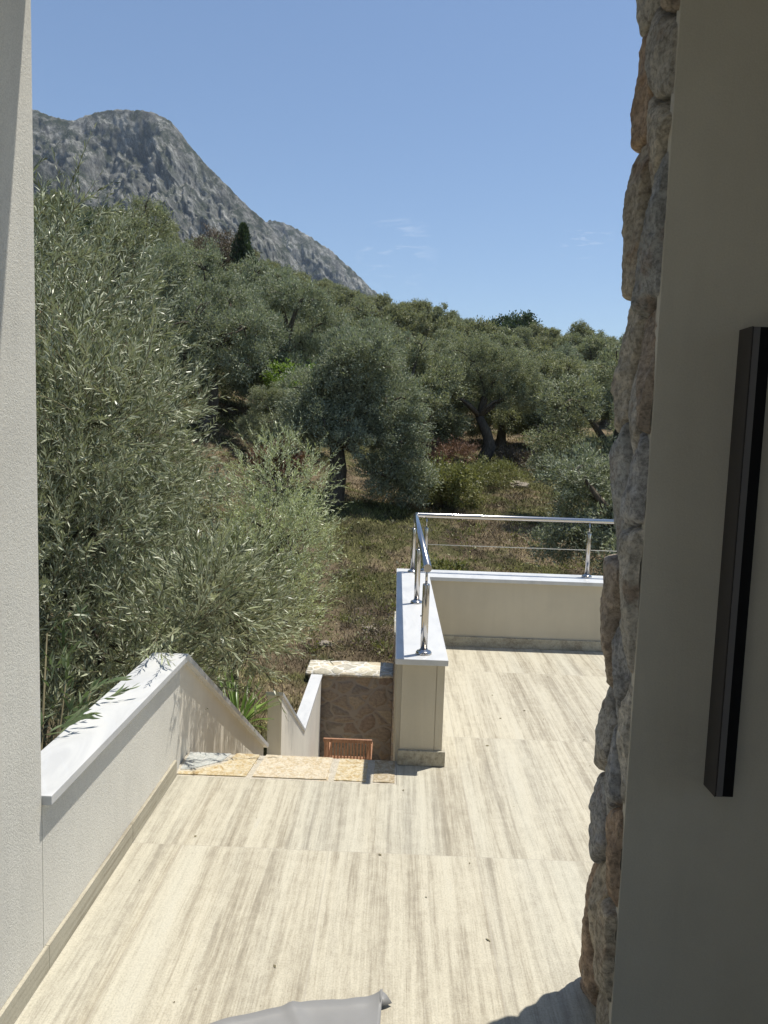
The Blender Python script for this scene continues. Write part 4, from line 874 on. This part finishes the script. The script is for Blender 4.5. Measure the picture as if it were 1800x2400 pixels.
low_weeds('dry_weeds', 'brown dead weeds and stalks scattered through the meadow', M_dry, 420, 52, 0.8, 0.12, 0.006)
def grass():
    rg = np.random.default_rng(3); V = []; n = 330000
    y = 6.5 + (42 - 6.5) * rg.random(n) ** 1.35; x = rg.uniform(-0.42, 0.42, n) * y
    k = ((x < 0.3) | (y > 12.3)) & ((y > 11.75) | (x < -1.25)); x, y = x[k], y[k]
    pat = np.sin(x * 1.3 + 2 * np.sin(y * 0.7)) * np.cos(y * 0.9 - x * 0.5) + rg.normal(size=len(x)) * 0.6
    k = pat > -0.75; x, y, pat = x[k], y[k], pat[k]; n = len(x)
    z = ground_z(x, y); P = np.stack([x, y, z - 0.01], -1)
    h = (0.03 + 0.07 * rg.random(n) + 0.08 * np.clip(pat, 0, 1.5) * rg.random(n)) * np.where((y > 20) & (x > -0.5), 1.7, 1.0)
    a = rg.uniform(0, 6.28, n); S_ = np.stack([np.cos(a), np.sin(a), 0 * a], -1); T = np.stack([rg.normal(size=n) * 0.8, rg.normal(size=n) * 0.8, np.ones(n)], -1)
    w = 0.003 + 0.004 * rg.random(n) + y * 0.0003
    v = np.stack([P - S_ * w[:, None], P + S_ * w[:, None], P + unit(T) * h[:, None]], 1).reshape(-1, 3)
    tag(np_mesh('meadow_grass', v, [np.arange(n * 3).reshape(-1, 3)], M_grass), 'patchy dry and green grass of the meadow', 'grass', kind='stuff')
grass()
def boulder(x, y, r, label, seed):
    bm = bmesh.new(); bmesh.ops.create_icosphere(bm, subdivisions=3, radius=1)
    z = float(ground_z(x, y))
    for v in bm.verts:
        n = 1 + 0.35 * noise.fractal(v.co * 1.3 + Vector((seed, 0, 0)), 0.8, 2, 4); v.co = Vector((v.co.x * r * 1.5 * n, v.co.y * r * n, v.co.z * r * 0.6 * n))
    me = bpy.data.meshes.new('rock'); bm.to_mesh(me); bm.free(); me.materials.append(M_boulder)
    o = link(bpy.data.objects.new('rock', me)); o.location = (x, y, z + r * 0.15); tag(o, label, 'rock')
boulder(4.4, 27.0, 0.24, 'pale flat rock on the grass path below the leaning trunk', 1)
boulder(-1.15, 12.7, 0.10, 'small white stone in the soil just behind the retaining wall', 2)
boulder(-0.40, 13.5, 0.09, 'pale stone among the rubble behind the retaining wall, right side', 3)
def pebbles():
    rg = np.random.default_rng(9); V = []; F = []
    for i in range(500):
        if rg.random() < 0.6: x, y = rg.normal(-0.3, 0.35), rg.normal(13.4, 0.5)
        else: x, y = rg.uniform(-2.8, 0.3), rg.uniform(12, 17)
        r = rg.uniform(0.008, 0.024); z = float(ground_z(x, y)) + r * 0.3; b = len(V); q = rg.uniform(0.6, 1.3, 6) * r
        V += [(x + q[0], y, z), (x, y + q[1], z), (x - q[2], y, z), (x, y - q[3], z), (x, y, z + q[4] * 0.8), (x, y, z - q[5])]
        F += [(b, b + 1, b + 4), (b + 1, b + 2, b + 4), (b + 2, b + 3, b + 4), (b + 3, b, b + 4), (b + 1, b, b + 5), (b + 2, b + 1, b + 5), (b + 3, b + 2, b + 5), (b, b + 3, b + 5)]
    tag(np_mesh('rubble', np.array(V), [np.array(F)], M_boulder), 'scattered small rubble stones in the soil behind the retaining wall', 'rubble', kind='stuff')
pebbles()
def debris():
    rg = np.random.default_rng(14); V = []; F = []
    for i in range(50):
        y = rg.uniform(2.0, 5.8); x = rg.uniform(-0.98, 1.6) if y < 3.4 else rg.uniform(0.32, 2.2)
        a = rg.uniform(0, 6.28); l = rg.choice([0.003, 0.004, 0.009]) * rg.uniform(0.7, 1.4); w = l * rg.uniform(0.25, 0.8); b = len(V)
        d = np.array([math.cos(a), math.sin(a), 0]); q = np.array([-d[1], d[0], 0]); p = np.array([x, y, 0.0015])
        V += [p - d * l, p + q * w + [0, 0, 0.003], p + d * l + [0, 0, 0.002], p - q * w]; F.append((b, b + 3, b + 2, b + 1))
    tag(np_mesh('leaf_litter', np.array(V), [np.array(F)], M_twig), 'tiny dry leaf bits and grit scattered on the travertine floor', 'leaf litter', kind='stuff')
debris()
tw = MB(); z = float(ground_z(-0.85, 12.35)) + 0.05
tw.tube([(-1.1, 12.75, z + 0.02), (-0.98, 12.5, z + 0.06), (-0.86, 12.35, z + 0.03), (-0.72, 12.3, z + 0.05)], [0.012, 0.01, 0.009, 0.005], 6); tw.tube([(-0.98, 12.5, z + 0.06), (-0.90, 12.6, z + 0.10), (-0.80, 12.63, z + 0.12)], [0.008, 0.006, 0.003], 6)
tag(tw.build('fallen_branch', M_twig), 'pale fallen branch lying just behind the retaining wall', 'branch')

# ------------------------------------------------------------------ air
HAZE = 0.00007
if HAZE:
    m = bpy.data.materials.new('haze_air'); m.use_nodes = True; t = m.node_tree; t.nodes.clear(); out = t.nodes.new('ShaderNodeOutputMaterial'); pv = t.nodes.new('ShaderNodeVolumePrincipled')
    pv.inputs['Color'].default_value = (0.62, 0.77, 0.98, 1); pv.inputs['Density'].default_value = HAZE; pv.inputs['Anisotropy'].default_value = 0.0
    t.links.new(pv.outputs[0], out.inputs['Volume'])
    hz = MB().box(-3200, 4200, -450, 5200, -12, 780).build('haze', m); tag(hz, 'thin blue summer air in front of the mountain', 'haze', kind='stuff')
